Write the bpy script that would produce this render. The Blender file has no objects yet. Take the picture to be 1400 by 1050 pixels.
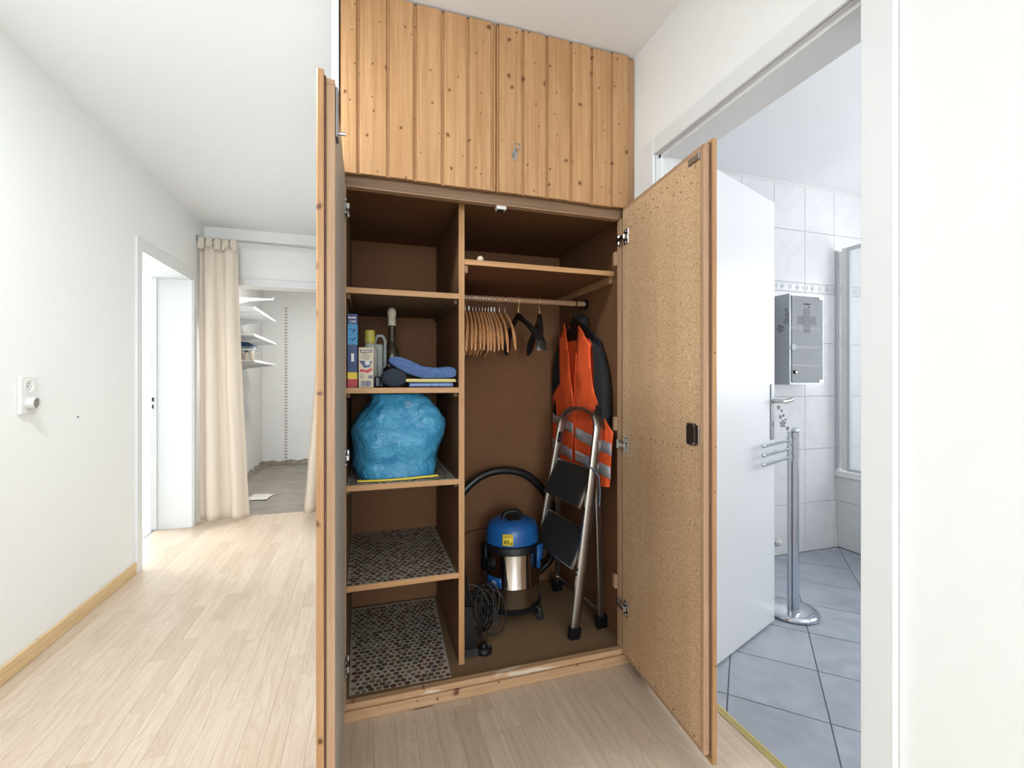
import bpy, bmesh, math, random
from mathutils import Vector, Matrix, noise
random.seed(7)
SC = bpy.context.scene
COL = SC.collection

# ------------------------------------------------------------------ camera, light, exposure
CAMH = 1.135
TH = math.atan(198 / 622.0)
cam = bpy.data.cameras.new('camera')
cam.sensor_width = 36.0
cam.lens = 36.0 * 622.0 / 1400.0
cam.shift_y = -3.0 / 1400.0
cam.clip_start = 0.02
camo = bpy.data.objects.new('camera', cam)
COL.objects.link(camo)
camo.location = (0, 0, CAMH)
camo.rotation_euler = (math.pi / 2, 0, -TH)
SC.camera = camo

w = bpy.data.worlds.new('world')
SC.world = w
w.use_nodes = True
w.node_tree.nodes['Background'].inputs[0].default_value = (0.85, 0.93, 1.0, 1)
w.node_tree.nodes['Background'].inputs[1].default_value = 1.0


def area_light(name, loc, rot, sx, sy, power, color=(1, 1, 1), shape='RECTANGLE'):
    l = bpy.data.lights.new(name, 'AREA')
    l.shape = shape
    l.size = sx
    l.size_y = sy
    l.energy = power
    l.color = color
    o = bpy.data.objects.new(name, l)
    COL.objects.link(o)
    o.location = loc
    o.rotation_euler = rot
    return o


H = math.pi / 2
CEIL = 2.45
# fill through the added window behind the photographer; daylight in the left room and bathroom
area_light('back_window_fill', (-0.25, -4.96, 1.45), (H, 0, 0), 1.9, 1.5, 84, (0.86, 0.94, 1.0))
area_light('bedroom_daylight', (-4.1, 5.2, 1.4), (0, -H, 0), 1.5, 1.5, 100, (0.88, 0.95, 1.0))
area_light('bathroom_daylight', (2.35, 0.06, 1.5), (H, 0, 0), 1.2, 1.2, 4, (0.95, 0.975, 1.0))
area_light('bathroom_side_daylight', (3.80, 1.05, 1.55), (0, H, 0), 1.0, 1.1, 16, (0.95, 0.975, 1.0))

SC.view_settings.view_transform = 'Standard'
SC.view_settings.look = 'None'
SC.view_settings.gamma = 1.0
SC.view_settings.use_curve_mapping = False
SC.view_settings.exposure = 0.63


# ------------------------------------------------------------------ materials
def srgb(r, g, b):
    def f(c):
        c /= 255.0
        return c / 12.92 if c <= 0.04045 else ((c + 0.055) / 1.055) ** 2.4
    return (f(r), f(g), f(b), 1)


MATS = {}


class NT:
    """small node-tree helper"""
    def __init__(s, name, rough=0.6, metal=0.0, spec=0.5):
        s.m = bpy.data.materials.new(name)
        s.m.use_nodes = True
        s.t = s.m.node_tree
        s.b = s.t.nodes['Principled BSDF']
        s.b.inputs['Roughness'].default_value = rough
        s.b.inputs['Metallic'].default_value = metal
        s.b.inputs['Specular IOR Level'].default_value = spec
        MATS[name] = s.m

    def n(s, typ, **kw):
        nd = s.t.nodes.new(typ)
        for k, v in kw.items():
            if k.startswith('i_'):
                key = k[2:].replace('_', ' ')
                nd.inputs[key].default_value = v
            else:
                setattr(nd, k, v)
        return nd

    def l(s, a, b):
        s.t.links.new(a, b)

    def pos(s, scale=(1, 1, 1), rnd=True):
        g = s.n('ShaderNodeNewGeometry')
        src = g.outputs['Position']
        if rnd:
            oi = s.n('ShaderNodeObjectInfo')
            ml = s.n('ShaderNodeVectorMath', operation='SCALE')
            cb = s.n('ShaderNodeCombineXYZ')
            m2 = s.n('ShaderNodeMath', operation='MULTIPLY')
            m2.inputs[1].default_value = 37.7
            s.l(oi.outputs['Random'], m2.inputs[0])
            s.l(m2.outputs[0], cb.inputs[0])
            s.l(m2.outputs[0], cb.inputs[1])
            s.l(m2.outputs[0], cb.inputs[2])
            ad = s.n('ShaderNodeVectorMath', operation='ADD')
            s.l(src, ad.inputs[0])
            s.l(cb.outputs[0], ad.inputs[1])
            src = ad.outputs[0]
        mp = s.n('ShaderNodeVectorMath', operation='MULTIPLY')
        mp.inputs[1].default_value = scale
        s.l(src, mp.inputs[0])
        return mp.outputs[0]

    def ramp(s, fac, stops):
        r = s.n('ShaderNodeValToRGB')
        e = r.color_ramp.elements
        while len(e) < len(stops):
            e.new(0.5)
        for el, (p, c) in zip(e, stops):
            el.position = p
            el.color = c
        s.l(fac, r.inputs[0])
        return r.outputs[0]

    def mix(s, fac, a, b, mode='MIX'):
        m = s.n('ShaderNodeMix', data_type='RGBA', blend_type=mode)
        if isinstance(fac, float):
            m.inputs[0].default_value = fac
        else:
            s.l(fac, m.inputs[0])
        for v, i in ((a, 6), (b, 7)):
            if isinstance(v, tuple):
                m.inputs[i].default_value = v
            else:
                s.l(v, m.inputs[i])
        return m.outputs[2]

    def col(s, out):
        if isinstance(out, tuple):
            s.b.inputs['Base Color'].default_value = out
        else:
            s.l(out, s.b.inputs['Base Color'])

    def bump(s, h, strength=0.2, dist=0.002):
        b = s.n('ShaderNodeBump')
        b.inputs['Strength'].default_value = strength
        b.inputs['Distance'].default_value = dist
        s.l(h, b.inputs['Height'])
        s.l(b.outputs[0], s.b.inputs['Normal'])


def plain(name, c, rough=0.6, metal=0.0, spec=0.5, var=0.0, scale=40, bump=0.0):
    t = NT(name, rough, metal, spec)
    if var or bump:
        nz = t.n('ShaderNodeTexNoise', i_Scale=1.0, i_Detail=4.0)
        t.l(t.pos((scale, scale, scale)), nz.inputs['Vector'])
        d = tuple(max(0, x * (1 - var)) for x in c[:3]) + (1,)
        u = tuple(min(1, x * (1 + var)) for x in c[:3]) + (1,)
        t.col(t.ramp(nz.outputs[0], [(0.3, d), (0.7, u)]))
        if bump:
            t.bump(nz.outputs[0], bump)
    else:
        t.col(c)
    return t.m


plain('wall_paint', srgb(243, 243, 241), 0.85, spec=0.2, var=0.006, scale=25, bump=0.03)
plain('ceiling_paint', srgb(246, 247, 248), 0.9, spec=0.2, var=0.005, scale=20)
plain('store_paint', srgb(228, 228, 226), 0.9, spec=0.2, var=0.02, scale=6)
plain('trim_paint', srgb(230, 231, 231), 0.4, spec=0.4)
plain('door_paint', srgb(232, 233, 235), 0.35, spec=0.4)
plain('concrete', srgb(150, 144, 135), 0.8, var=0.16, scale=5)
plain('rubble', srgb(140, 130, 118), 0.95, var=0.45, scale=30, bump=0.6)
plain('brass', srgb(205, 190, 130), 0.35, 0.75)
plain('chrome', srgb(205, 210, 218), 0.12, 1.0)
plain('steel', srgb(190, 190, 188), 0.25, 1.0)
plain('brushed_steel', srgb(165, 168, 172), 0.38, 1.0)
plain('aluminium', srgb(185, 182, 178), 0.3, 1.0)
plain('mirror_steel', srgb(200, 195, 190), 0.1, 1.0, var=0.03, scale=3)
plain('black_plastic', srgb(17, 17, 19), 0.45, spec=0.35)
plain('black_rubber', srgb(38, 38, 38), 0.75, var=0.2, scale=250, bump=0.3)
plain('black_hose', srgb(22, 22, 23), 0.35)
plain('dark_plate', srgb(52, 38, 34), 0.35, spec=0.5)
plain('blue_plastic', srgb(30, 92, 160), 0.35)
plain('white_plastic', srgb(232, 232, 228), 0.35)
plain('grey_white_plastic', srgb(196, 202, 206), 0.4)
plain('shaded_yellow_plastic', srgb(182, 170, 72), 0.45)  # bottle cap yellow, darkened to carry the shelf shade
plain('yellow_print', srgb(238, 212, 60), 0.5)
plain('ink_black', srgb(18, 18, 20), 0.6)
plain('ink_grey', srgb(120, 124, 130), 0.6)
plain('ink_white', srgb(240, 240, 240), 0.6)
plain('navy_print', srgb(36, 62, 118), 0.45)
plain('sky_print', srgb(60, 150, 205), 0.45)
plain('red_print', srgb(200, 44, 52), 0.45)
plain('cream_print', srgb(216, 202, 178), 0.5)
plain('cream_plastic', srgb(204, 192, 168), 0.5)
plain('dark_glass', srgb(64, 54, 40), 0.2)
plain('dark_roll', srgb(26, 36, 50), 0.75, var=0.25, scale=90)
plain('roll_edge', srgb(58, 70, 86), 0.7)
plain('plug_plastic', srgb(206, 204, 200), 0.5)
plain('plug_dark', srgb(140, 134, 130), 0.6)
plain('shaded_white_plastic', srgb(170, 166, 156), 0.45)  # white bottle plastic with the shelf shade put into its colour
plain('shaded_grey_plastic', srgb(142, 148, 144), 0.4)  # grey-white bottle plastic, dimmed in colour for the shade on the shelf
plain('amber_print', srgb(176, 146, 40), 0.5)
plain('lilac_print', srgb(196, 182, 184), 0.5)
plain('banner_print', srgb(70, 44, 52), 0.5)
plain('navy_foil', srgb(18, 24, 36), 0.4)
plain('black_bag', srgb(20, 20, 22), 0.3)
plain('silver_pack', srgb(96, 116, 152), 0.35, 0.3, var=0.35, scale=45)
plain('yellow_cloth', srgb(240, 226, 160), 0.9)
plain('black_cloth', srgb(30, 31, 34), 0.85, var=0.25, scale=30)
plain('orange_cloth', srgb(255, 98, 44), 0.75, var=0.05, scale=300)
plain('reflective_tape', srgb(196, 198, 206), 0.35, 0.35, var=0.06, scale=60)
plain('hanger_wood', srgb(196, 142, 96), 0.45, var=0.15, scale=40)
plain('black_lacquer', srgb(24, 22, 22), 0.35)
plain('ball_wood', srgb(236, 220, 190), 0.5)
plain('teal_cloth', srgb(40, 78, 110), 0.8, var=0.25, scale=20)
plain('paper', srgb(225, 222, 215), 0.7, var=0.12, scale=18)
plain('chipboard_sheen', srgb(186, 180, 168), 0.55, var=0.06, scale=200)  # same chipboard as the right door, grazing reflection painted in as pale grey
plain('blue_cord', srgb(92, 104, 128), 0.7, var=0.8, scale=160)
plain('porcelain', srgb(240, 241, 242), 0.2)
plain('grout', srgb(188, 188, 186), 0.9)
plain('grout_dark', srgb(112, 114, 116), 0.9)
plain('dark_seam', srgb(104, 74, 56), 0.7, var=0.2, scale=30)
plain('seam', srgb(176, 150, 118), 0.8)
plain('vinyl_floor', srgb(200, 195, 188), 0.6, var=0.08, scale=9)
plain('window_frame', srgb(240, 240, 240), 0.4)


def towel_mat(name, c):
    t = NT(name, 0.95, spec=0.1)
    nz = t.n('ShaderNodeTexNoise', i_Scale=260.0, i_Detail=2.0)
    t.l(t.pos(), nz.inputs['Vector'])
    d = tuple(x * 0.65 for x in c[:3]) + (1,)
    t.col(t.ramp(nz.outputs[0], [(0.35, d), (0.65, c)]))
    t.bump(nz.outputs[0], 0.6, 0.003)


towel_mat('blue_towel', srgb(104, 132, 186))


def bag_mat():
    t = NT('blue_bag', 0.32, spec=0.5)
    nz = t.n('ShaderNodeTexNoise', i_Scale=9.0, i_Detail=5.0, i_Distortion=1.2)
    t.l(t.pos(), nz.inputs['Vector'])
    t.col(t.ramp(nz.outputs[0], [(0.3, srgb(52, 136, 182)), (0.7, srgb(84, 168, 208))]))
    n2 = t.n('ShaderNodeTexNoise', i_Scale=22.0, i_Detail=3.0, i_Distortion=2.0)
    t.l(t.pos(), n2.inputs['Vector'])
    t.bump(n2.outputs[0], 0.7, 0.012)


bag_mat()


def curtain_mat():
    t = NT('curtain_cloth', 0.85, spec=0.15)
    nz = t.n('ShaderNodeTexNoise', i_Scale=1.0, i_Detail=3.0)
    t.l(t.pos((300, 300, 60)), nz.inputs['Vector'])
    t.col(t.ramp(nz.outputs[0], [(0.3, srgb(240, 227, 210)), (0.7, srgb(247, 236, 221))]))
    # thin cloth lets some light through
    tr = t.n('ShaderNodeBsdfTranslucent')
    tr.inputs[0].default_value = srgb(240, 222, 200)
    mx = t.n('ShaderNodeMixShader')
    mx.inputs[0].default_value = 0.25
    t.l(t.b.outputs[0], mx.inputs[1])
    t.l(tr.outputs[0], mx.inputs[2])
    t.l(mx.outputs[0], t.t.nodes['Material Output'].inputs[0])


curtain_mat()


def wood(name, light, mid, dark, grain_axis='z', knots=True, rough=0.45, fine=1.0, tint=0.0, knot_scale=11.5):
    """grain along one world axis, optional knots on the face"""
    t = NT(name, rough, spec=0.35)
    a = {'x': (2.2, 60, 60), 'y': (60, 2.2, 60), 'z': (60, 60, 2.2)}[grain_axis]
    a = tuple(x * fine for x in a)
    n1 = t.n('ShaderNodeTexNoise', i_Scale=1.0, i_Detail=5.0, i_Roughness=0.6, i_Distortion=0.6)
    t.l(t.pos(a), n1.inputs['Vector'])
    c = t.ramp(n1.outputs[0], [(0.3, mid), (0.62, light)])
    # broad cathedral figure
    b = {'x': (1.4, 14, 14), 'y': (14, 1.4, 14), 'z': (14, 14, 1.4)}[grain_axis]
    n2 = t.n('ShaderNodeTexNoise', i_Scale=1.0, i_Detail=2.0, i_Distortion=1.0)
    t.l(t.pos(b), n2.inputs['Vector'])
    wv = t.n('ShaderNodeMath', operation='SINE')
    ml = t.n('ShaderNodeMath', operation='MULTIPLY')
    ml.inputs[1].default_value = 55.0
    t.l(n2.outputs[0], ml.inputs[0])
    t.l(ml.outputs[0], wv.inputs[0])
    f2 = t.ramp(wv.outputs[0], [(0.45, (0, 0, 0, 1)), (1.0, (0.3, 0.3, 0.3, 1))])
    c = t.mix(f2, c, mid)
    if knots:
        g = t.pos((1, 1, 1))
        sp = t.n('ShaderNodeSeparateXYZ')
        t.l(g, sp.inputs[0])
        cb = t.n('ShaderNodeCombineXYZ')
        u = {'x': ('X', 'Z'), 'y': ('Y', 'X'), 'z': ('X', 'Z')}[grain_axis]
        for k, i in zip(u, (0, 1)):
            t.l(sp.outputs[k], cb.inputs[i])
        nd = t.n('ShaderNodeTexNoise', i_Scale=24.0)
        t.l(cb.outputs[0], nd.inputs['Vector'])
        ad = t.n('ShaderNodeVectorMath', operation='SCALE')
        ad.inputs['Scale'].default_value = 0.022
        t.l(nd.outputs['Color'], ad.inputs[0])
        a2 = t.n('ShaderNodeVectorMath', operation='ADD')
        t.l(cb.outputs[0], a2.inputs[0])
        t.l(ad.outputs[0], a2.inputs[1])
        vo = t.n('ShaderNodeTexVoronoi', voronoi_dimensions='2D', i_Scale=knot_scale)
        t.l(a2.outputs[0], vo.inputs['Vector'])
        # size differs from knot to knot
        sx = t.n('ShaderNodeSeparateColor')
        t.l(vo.outputs['Color'], sx.inputs[0])
        mr = t.n('ShaderNodeMapRange', i_To_Min=0.75, i_To_Max=3.5)
        t.l(sx.outputs[0], mr.inputs['Value'])
        mm = t.n('ShaderNodeMath', operation='MULTIPLY')
        t.l(vo.outputs['Distance'], mm.inputs[0])
        t.l(mr.outputs[0], mm.inputs[1])
        kf = t.ramp(mm.outputs[0], [(0.05, (1, 1, 1, 1)), (0.075, (0.5, 0.5, 0.5, 1)), (0.14, (0, 0, 0, 1))])
        c = t.mix(kf, c, dark)
    oi = t.n('ShaderNodeObjectInfo')
    v = t.ramp(oi.outputs['Random'], [(0.0, (0.9, 0.9, 0.9, 1)), (1.0, (1.0, 1.0, 1.0, 1))])
    c = t.mix(1.0, c, v, 'MULTIPLY')
    t.col(c)
    t.bump(n1.outputs[0], 0.06, 0.001)
    return t.m


wood('pine_board', srgb(196, 153, 109), srgb(172, 126, 82), srgb(112, 72, 46))
wood('pine_edge', srgb(196, 160, 128), srgb(176, 138, 106), srgb(120, 76, 48), knots=False)
wood('pine_frame', srgb(184, 142, 104), srgb(158, 118, 84), srgb(104, 66, 42), knots=False)
wood('lintel_wood', srgb(158, 128, 102), srgb(134, 106, 82), srgb(96, 66, 46), grain_axis='x', knots=False)
wood('pine_base', srgb(236, 206, 160), srgb(218, 184, 132), srgb(160, 110, 62), grain_axis='y', knot_scale=5.0)
wood('pine_sill', srgb(204, 166, 128), srgb(184, 144, 106), srgb(110, 70, 46), grain_axis='x', knot_scale=11.0)
wood('shelf_edge', srgb(206, 160, 112), srgb(186, 138, 92), srgb(120, 80, 50), grain_axis='x', knots=False)
wood('upright_edge', srgb(200, 154, 108), srgb(178, 130, 86), srgb(120, 80, 50), knots=False)
wood('rod_wood', srgb(176, 140, 110), srgb(156, 120, 92), srgb(120, 80, 50), grain_axis='x', knots=False)


def stave_mat():
    t = NT('laminate_stave', 0.42, spec=0.4)
    n1 = t.n('ShaderNodeTexNoise', i_Scale=1.0, i_Detail=5.0, i_Roughness=0.6, i_Distortion=1.2)
    t.l(t.pos((55, 3.2, 1)), n1.inputs['Vector'])
    c = t.ramp(n1.outputs[0], [(0.25, srgb(204, 182, 159)), (0.5, srgb(215, 197, 176)), (0.75, srgb(224, 208, 189))])
    n2 = t.n('ShaderNodeTexNoise', i_Scale=1.0, i_Detail=1.0, i_Distortion=0.8)
    t.l(t.pos((14, 1.5, 1)), n2.inputs['Vector'])
    ml = t.n('ShaderNodeMath', operation='MULTIPLY')
    ml.inputs[1].default_value = 70.0
    t.l(n2.outputs[0], ml.inputs[0])
    sn = t.n('ShaderNodeMath', operation='SINE')
    t.l(ml.outputs[0], sn.inputs[0])
    f = t.ramp(sn.outputs[0], [(0.6, (0, 0, 0, 1)), (1.0, (0.35, 0.35, 0.35, 1))])
    c = t.mix(f, c, srgb(196, 172, 147))
    oi = t.n('ShaderNodeObjectInfo')
    v = t.ramp(oi.outputs['Random'], [(0.0, (0.86, 0.83, 0.80, 1)), (0.3, (0.95, 0.935, 0.92, 1)), (1.0, (1.0, 1.0, 1.0, 1))])
    t.col(t.mix(1.0, c, v, 'MULTIPLY'))


stave_mat()


def fibre(name, c, var=0.12):
    t = NT(name, 0.75, spec=0.2)
    n1 = t.n('ShaderNodeTexNoise', i_Scale=240.0, i_Detail=3.0)
    t.l(t.pos(), n1.inputs['Vector'])
    n2 = t.n('ShaderNodeTexNoise', i_Scale=4.0, i_Detail=2.0)
    t.l(t.pos(), n2.inputs['Vector'])
    d = tuple(x * (1 - var) for x in c[:3]) + (1,)
    u = tuple(x * (1 + var) for x in c[:3]) + (1,)
    a = t.ramp(n1.outputs[0], [(0.35, d), (0.65, u)])
    v = t.ramp(n2.outputs[0], [(0.3, (0.9, 0.9, 0.9, 1)), (0.7, (1, 1, 1, 1))])
    t.col(t.mix(1.0, a, v, 'MULTIPLY'))


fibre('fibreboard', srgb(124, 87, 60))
fibre('fibreboard_grey', srgb(124, 100, 76))
fibre('cabinet_floor', srgb(138, 112, 84))


def chipboard():
    t = NT('chipboard', 0.38, spec=0.5)
    vo = t.n('ShaderNodeTexVoronoi', i_Scale=1.0)
    t.l(t.pos((300, 300, 300)), vo.inputs['Vector'])
    sc = t.n('ShaderNodeSeparateColor')
    t.l(vo.outputs['Color'], sc.inputs[0])
    c = t.ramp(sc.outputs[0], [(0.0, srgb(180, 138, 98)), (0.2, srgb(214, 176, 136)), (0.8, srgb(224, 188, 148)), (1.0, srgb(238, 212, 180))])
    n = t.n('ShaderNodeTexNoise', i_Scale=1.0, i_Detail=2.0)
    t.l(t.pos((150, 150, 110)), n.inputs['Vector'])
    k = t.ramp(n.outputs[0], [(0.66, (0, 0, 0, 1)), (0.76, (0.7, 0.7, 0.7, 1))])
    c = t.mix(k, c, srgb(140, 98, 62))
    n3 = t.n('ShaderNodeTexNoise', i_Scale=1.0, i_Detail=1.0)
    t.l(t.pos((9, 9, 1.0)), n3.inputs['Vector'])
    v = t.ramp(n3.outputs[0], [(0.3, (0.86, 0.84, 0.81, 1)), (0.7, (1, 1, 1, 1))])
    t.col(t.mix(1.0, c, v, 'MULTIPLY'))
    t.bump(sc.outputs[0], 0.1, 0.0006)


chipboard()


plain('liner_film', srgb(190, 182, 170), 0.55, spec=0.3)
DOTS = ['dot_brown', 'dot_olive', 'dot_rust', 'dot_dark']
for nm_, c_ in zip(DOTS, (srgb(96, 74, 60), srgb(124, 106, 82), srgb(106, 66, 54), srgb(82, 74, 66))):
    plain(nm_, c_, 0.55, spec=0.3)


def tile_mats():
    t = NT('wall_tile', 0.15, spec=0.5)
    n = t.n('ShaderNodeTexNoise', i_Scale=7.0, i_Detail=5.0, i_Distortion=1.5)
    t.l(t.pos(), n.inputs['Vector'])
    t.col(t.ramp(n.outputs[0], [(0.25, srgb(228, 229, 231)), (0.6, srgb(235, 236, 237))]))
    t = NT('floor_tile', 0.28, spec=0.5)
    n = t.n('ShaderNodeTexNoise', i_Scale=6.0, i_Detail=6.0, i_Distortion=0.8)
    t.l(t.pos(), n.inputs['Vector'])
    t.col(t.ramp(n.outputs[0], [(0.25, srgb(150, 158, 170)), (0.55, srgb(170, 177, 189)), (0.8, srgb(184, 190, 200))]))


tile_mats()


def glass_mat(name, tint, rough, alpha):
    t = NT(name, rough, spec=0.6)
    t.col(tint)
    tr = t.n('ShaderNodeBsdfTransparent')
    mx = t.n('ShaderNodeMixShader')
    mx.inputs[0].default_value = alpha
    t.l(tr.outputs[0], mx.inputs[1])
    t.l(t.b.outputs[0], mx.inputs[2])
    t.l(mx.outputs[0], t.t.nodes['Material Output'].inputs[0])


glass_mat('screen_glass', srgb(215, 222, 226), 0.05, 0.22)
glass_mat('screen_plastic', srgb(214, 218, 222), 0.2, 0.38)
plain('screen_frame', srgb(206, 209, 213), 0.35, spec=0.5)
glass_mat('cabinet_glass', srgb(158, 163, 168), 0.08, 0.42)
glass_mat('frosted_cross', srgb(96, 100, 108), 0.3, 0.2)


def rail_mat():
    t = NT('slotted_rail', 0.4)
    g = t.n('ShaderNodeNewGeometry')
    sp = t.n('ShaderNodeSeparateXYZ')
    t.l(g.outputs['Position'], sp.inputs[0])
    m = t.n('ShaderNodeMath', operation='MULTIPLY')
    m.inputs[1].default_value = 150.0
    t.l(sp.outputs['Z'], m.inputs[0])
    sn = t.n('ShaderNodeMath', operation='SINE')
    t.l(m.outputs[0], sn.inputs[0])
    t.col(t.ramp(sn.outputs[0], [(0.5, srgb(226, 224, 220)), (0.56, srgb(120, 110, 100))]))


rail_mat()


# worn pale paint on the sill
def sill_mat():
    m = MATS['pine_sill'].copy()
    m.name = 'worn_sill'
    MATS['worn_sill'] = m
    nt = m.node_tree
    b = nt.nodes['Principled BSDF']
    src = b.inputs['Base Color'].links[0].from_socket
    g = nt.nodes.new('ShaderNodeNewGeometry')
    mu = nt.nodes.new('ShaderNodeVectorMath')
    mu.operation = 'MULTIPLY'
    mu.inputs[1].default_value = (7, 30, 30)
    nt.links.new(g.outputs['Position'], mu.inputs[0])
    nz = nt.nodes.new('ShaderNodeTexNoise')
    nz.inputs['Scale'].default_value = 1.0
    nz.inputs['Detail'].default_value = 5.0
    nt.links.new(mu.outputs[0], nz.inputs['Vector'])
    r = nt.nodes.new('ShaderNodeValToRGB')
    r.color_ramp.elements[0].position = 0.56
    r.color_ramp.elements[0].color = (0, 0, 0, 1)
    r.color_ramp.elements[1].position = 0.63
    r.color_ramp.elements[1].color = (0.8, 0.8, 0.8, 1)
    nt.links.new(nz.outputs[0], r.inputs[0])
    mx = nt.nodes.new('ShaderNodeMix')
    mx.data_type = 'RGBA'
    nt.links.new(r.outputs[0], mx.inputs[0])
    nt.links.new(src, mx.inputs[6])
    mx.inputs[7].default_value = srgb(222, 208, 190)
    nt.links.new(mx.outputs[2], b.inputs['Base Color'])


sill_mat()


# ------------------------------------------------------------------ mesh helpers
class MB:
    def __init__(s):
        s.bm = bmesh.new()

    def box(s, x0, x1, y0, y1, z0, z1, bev=0.0, M=None, seg=1):
        vs = [s.bm.verts.new((x, y, z)) for x in (x0, x1) for y in (y0, y1) for z in (z0, z1)]
        F = [(0, 1, 3, 2), (4, 6, 7, 5), (0, 4, 5, 1), (2, 3, 7, 6), (0, 2, 6, 4), (1, 5, 7, 3)]
        fs = [s.bm.faces.new([vs[i] for i in f]) for f in F]
        if bev:
            es = list({e for f in fs for e in f.edges})
            r = bmesh.ops.bevel(s.bm, geom=es, offset=bev, segments=seg, affect='EDGES', profile=0.5)
            vs = list({v for f in r['faces'] for v in f.verts} | {v for v in vs if v.is_valid})
        if M is not None:
            for v in vs:
                v.co = M @ v.co
        return s

    def prism(s, pts, off):
        """pts: list of 3D points (planar), extruded by vector off"""
        off = Vector(off)
        a = [s.bm.verts.new(p) for p in pts]
        b = [s.bm.verts.new(Vector(p) + off) for p in pts]
        n = len(pts)
        f0 = s.bm.faces.new(a[::-1])
        f1 = s.bm.faces.new(b)
        for i in range(n):
            s.bm.faces.new([a[i], a[(i + 1) % n], b[(i + 1) % n], b[i]])
        if n > 4:
            bmesh.ops.triangulate(s.bm, faces=[f0, f1])
        return s

    def tube(s, pts, r, n=10, closed=False, caps=True):
        pts = [Vector(p) for p in pts]
        m = len(pts)
        rad = r if isinstance(r, (list, tuple)) else [r] * m
        rings = []
        up = None
        for i, p in enumerate(pts):
            if closed:
                d = pts[(i + 1) % m] - pts[i - 1]
            else:
                d = pts[min(i + 1, m - 1)] - pts[max(i - 1, 0)]
            d.normalize()
            if up is None:
                up = Vector((0, 0, 1)) if abs(d.z) < 0.9 else Vector((1, 0, 0))
            u = (up - d * up.dot(d))
            if u.length < 1e-6:
                u = Vector((1, 0, 0))
            u.normalize()
            up = u
            v = d.cross(u)
            rings.append([s.bm.verts.new(p + (u * math.cos(2 * math.pi * k / n) + v * math.sin(2 * math.pi * k / n)) * rad[i]) for k in range(n)])
        last = m if closed else m - 1
        for i in range(last):
            a, b = rings[i], rings[(i + 1) % m]
            for k in range(n):
                f = s.bm.faces.new([a[k], a[(k + 1) % n], b[(k + 1) % n], b[k]])
                f.smooth = True
        if caps and not closed:
            s.bm.faces.new(rings[0][::-1])
            s.bm.faces.new(rings[-1])
        return s

    def strap(s, pts, wvec, tvec, closed=False):
        """rectangular sweep; wvec and tvec are half extents (vectors)"""
        wv, tv = Vector(wvec), Vector(tvec)
        rings = []
        for p in pts:
            p = Vector(p)
            rings.append([s.bm.verts.new(p + a * wv + b * tv) for a, b in ((-1, -1), (1, -1), (1, 1), (-1, 1))])
        for i in range(len(rings) - 1):
            for k in range(4):
                s.bm.faces.new([rings[i][k], rings[i][(k + 1) % 4], rings[i + 1][(k + 1) % 4], rings[i + 1][k]])
        s.bm.faces.new(rings[0][::-1])
        s.bm.faces.new(rings[-1])
        return s

    def lathe(s, prof, c=(0, 0, 0), n=24, axis='z', sx=1.0, sy=1.0):
        c = Vector(c)
        rings = []
        for r, z in prof:
            ring = []
            for k in range(n):
                a = 2 * math.pi * k / n
                x, y = r * math.cos(a) * sx, r * math.sin(a) * sy
                p = {'z': (x, y, z), 'x': (z, x, y), 'y': (x, z, y)}[axis]
                ring.append(s.bm.verts.new(c + Vector(p)))
            rings.append(ring)
        for i in range(len(rings) - 1):
            for k in range(n):
                f = s.bm.faces.new([rings[i][k], rings[i][(k + 1) % n], rings[i + 1][(k + 1) % n], rings[i + 1][k]])
                f.smooth = True
        s.bm.faces.new(rings[0][::-1])
        s.bm.faces.new(rings[-1])
        return s

    def grid(s, fn, nu, nv, close_u=False, thick=None):
        g = [[s.bm.verts.new(fn(i / nu, j / nv)) for j in range(nv + 1)] for i in range(nu if close_u else nu + 1)]
        for i in range(nu):
            for j in range(nv):
                i2 = (i + 1) % nu if close_u else i + 1
                f = s.bm.faces.new([g[i][j], g[i2][j], g[i2][j + 1], g[i][j + 1]])
                f.smooth = True
        if thick:
            bmesh.ops.recalc_face_normals(s.bm, faces=s.bm.faces[:])
            bmesh.ops.solidify(s.bm, geom=s.bm.faces[:], thickness=thick)
        return s

    def ball(s, c, r, sx=1, sy=1, sz=1, n=12):
        res = bmesh.ops.create_uvsphere(s.bm, u_segments=n, v_segments=max(6, n // 2), radius=r)
        for v in res['verts']:
            v.co = Vector((v.co.x * sx, v.co.y * sy, v.co.z * sz)) + Vector(c)
            for f in v.link_faces:
                f.smooth = True
        return s


def world_origin(o):
    v = Vector((0, 0, 0))
    while o is not None:
        v += o.location
        o = o.parent
    return v


def build(name, mb, mat, parent=None, smooth_angle=None, mats=None):
    """link the collected shapes as one mesh; coordinates are world coordinates"""
    me = bpy.data.meshes.new(name)
    bmesh.ops.recalc_face_normals(mb.bm, faces=mb.bm.faces[:])
    if parent is not None:
        off = world_origin(parent)
        for v in mb.bm.verts:
            v.co -= off
    mb.bm.to_mesh(me)
    mb.bm.free()
    if smooth_angle:
        me.shade_smooth()
        me.set_sharp_from_angle(angle=math.radians(smooth_angle))
    me.materials.append(MATS[mat])
    o = bpy.data.objects.new(name, me)
    COL.objects.link(o)
    o.parent = parent
    return o


def tag(o, label, cat, group=None):
    o['label'] = label
    o['category'] = cat
    if group:
        o['group'] = group
    return o


def thing(name, loc, label, cat, group=None):
    o = bpy.data.objects.new(name, None)
    o.empty_display_size = 0.05
    COL.objects.link(o)
    o.location = loc
    return tag(o, label, cat, group)


def struct(name, mb, mat, parent=None, label=None):
    o = build(name, mb, mat, parent)
    if parent is None:
        o['kind'] = 'structure'
    if label:
        o['label'] = label
    return o


def struct_root(name, loc, label):
    o = bpy.data.objects.new(name, None)
    COL.objects.link(o)
    o.location = loc
    o['kind'] = 'structure'
    o['label'] = label
    return o


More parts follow.
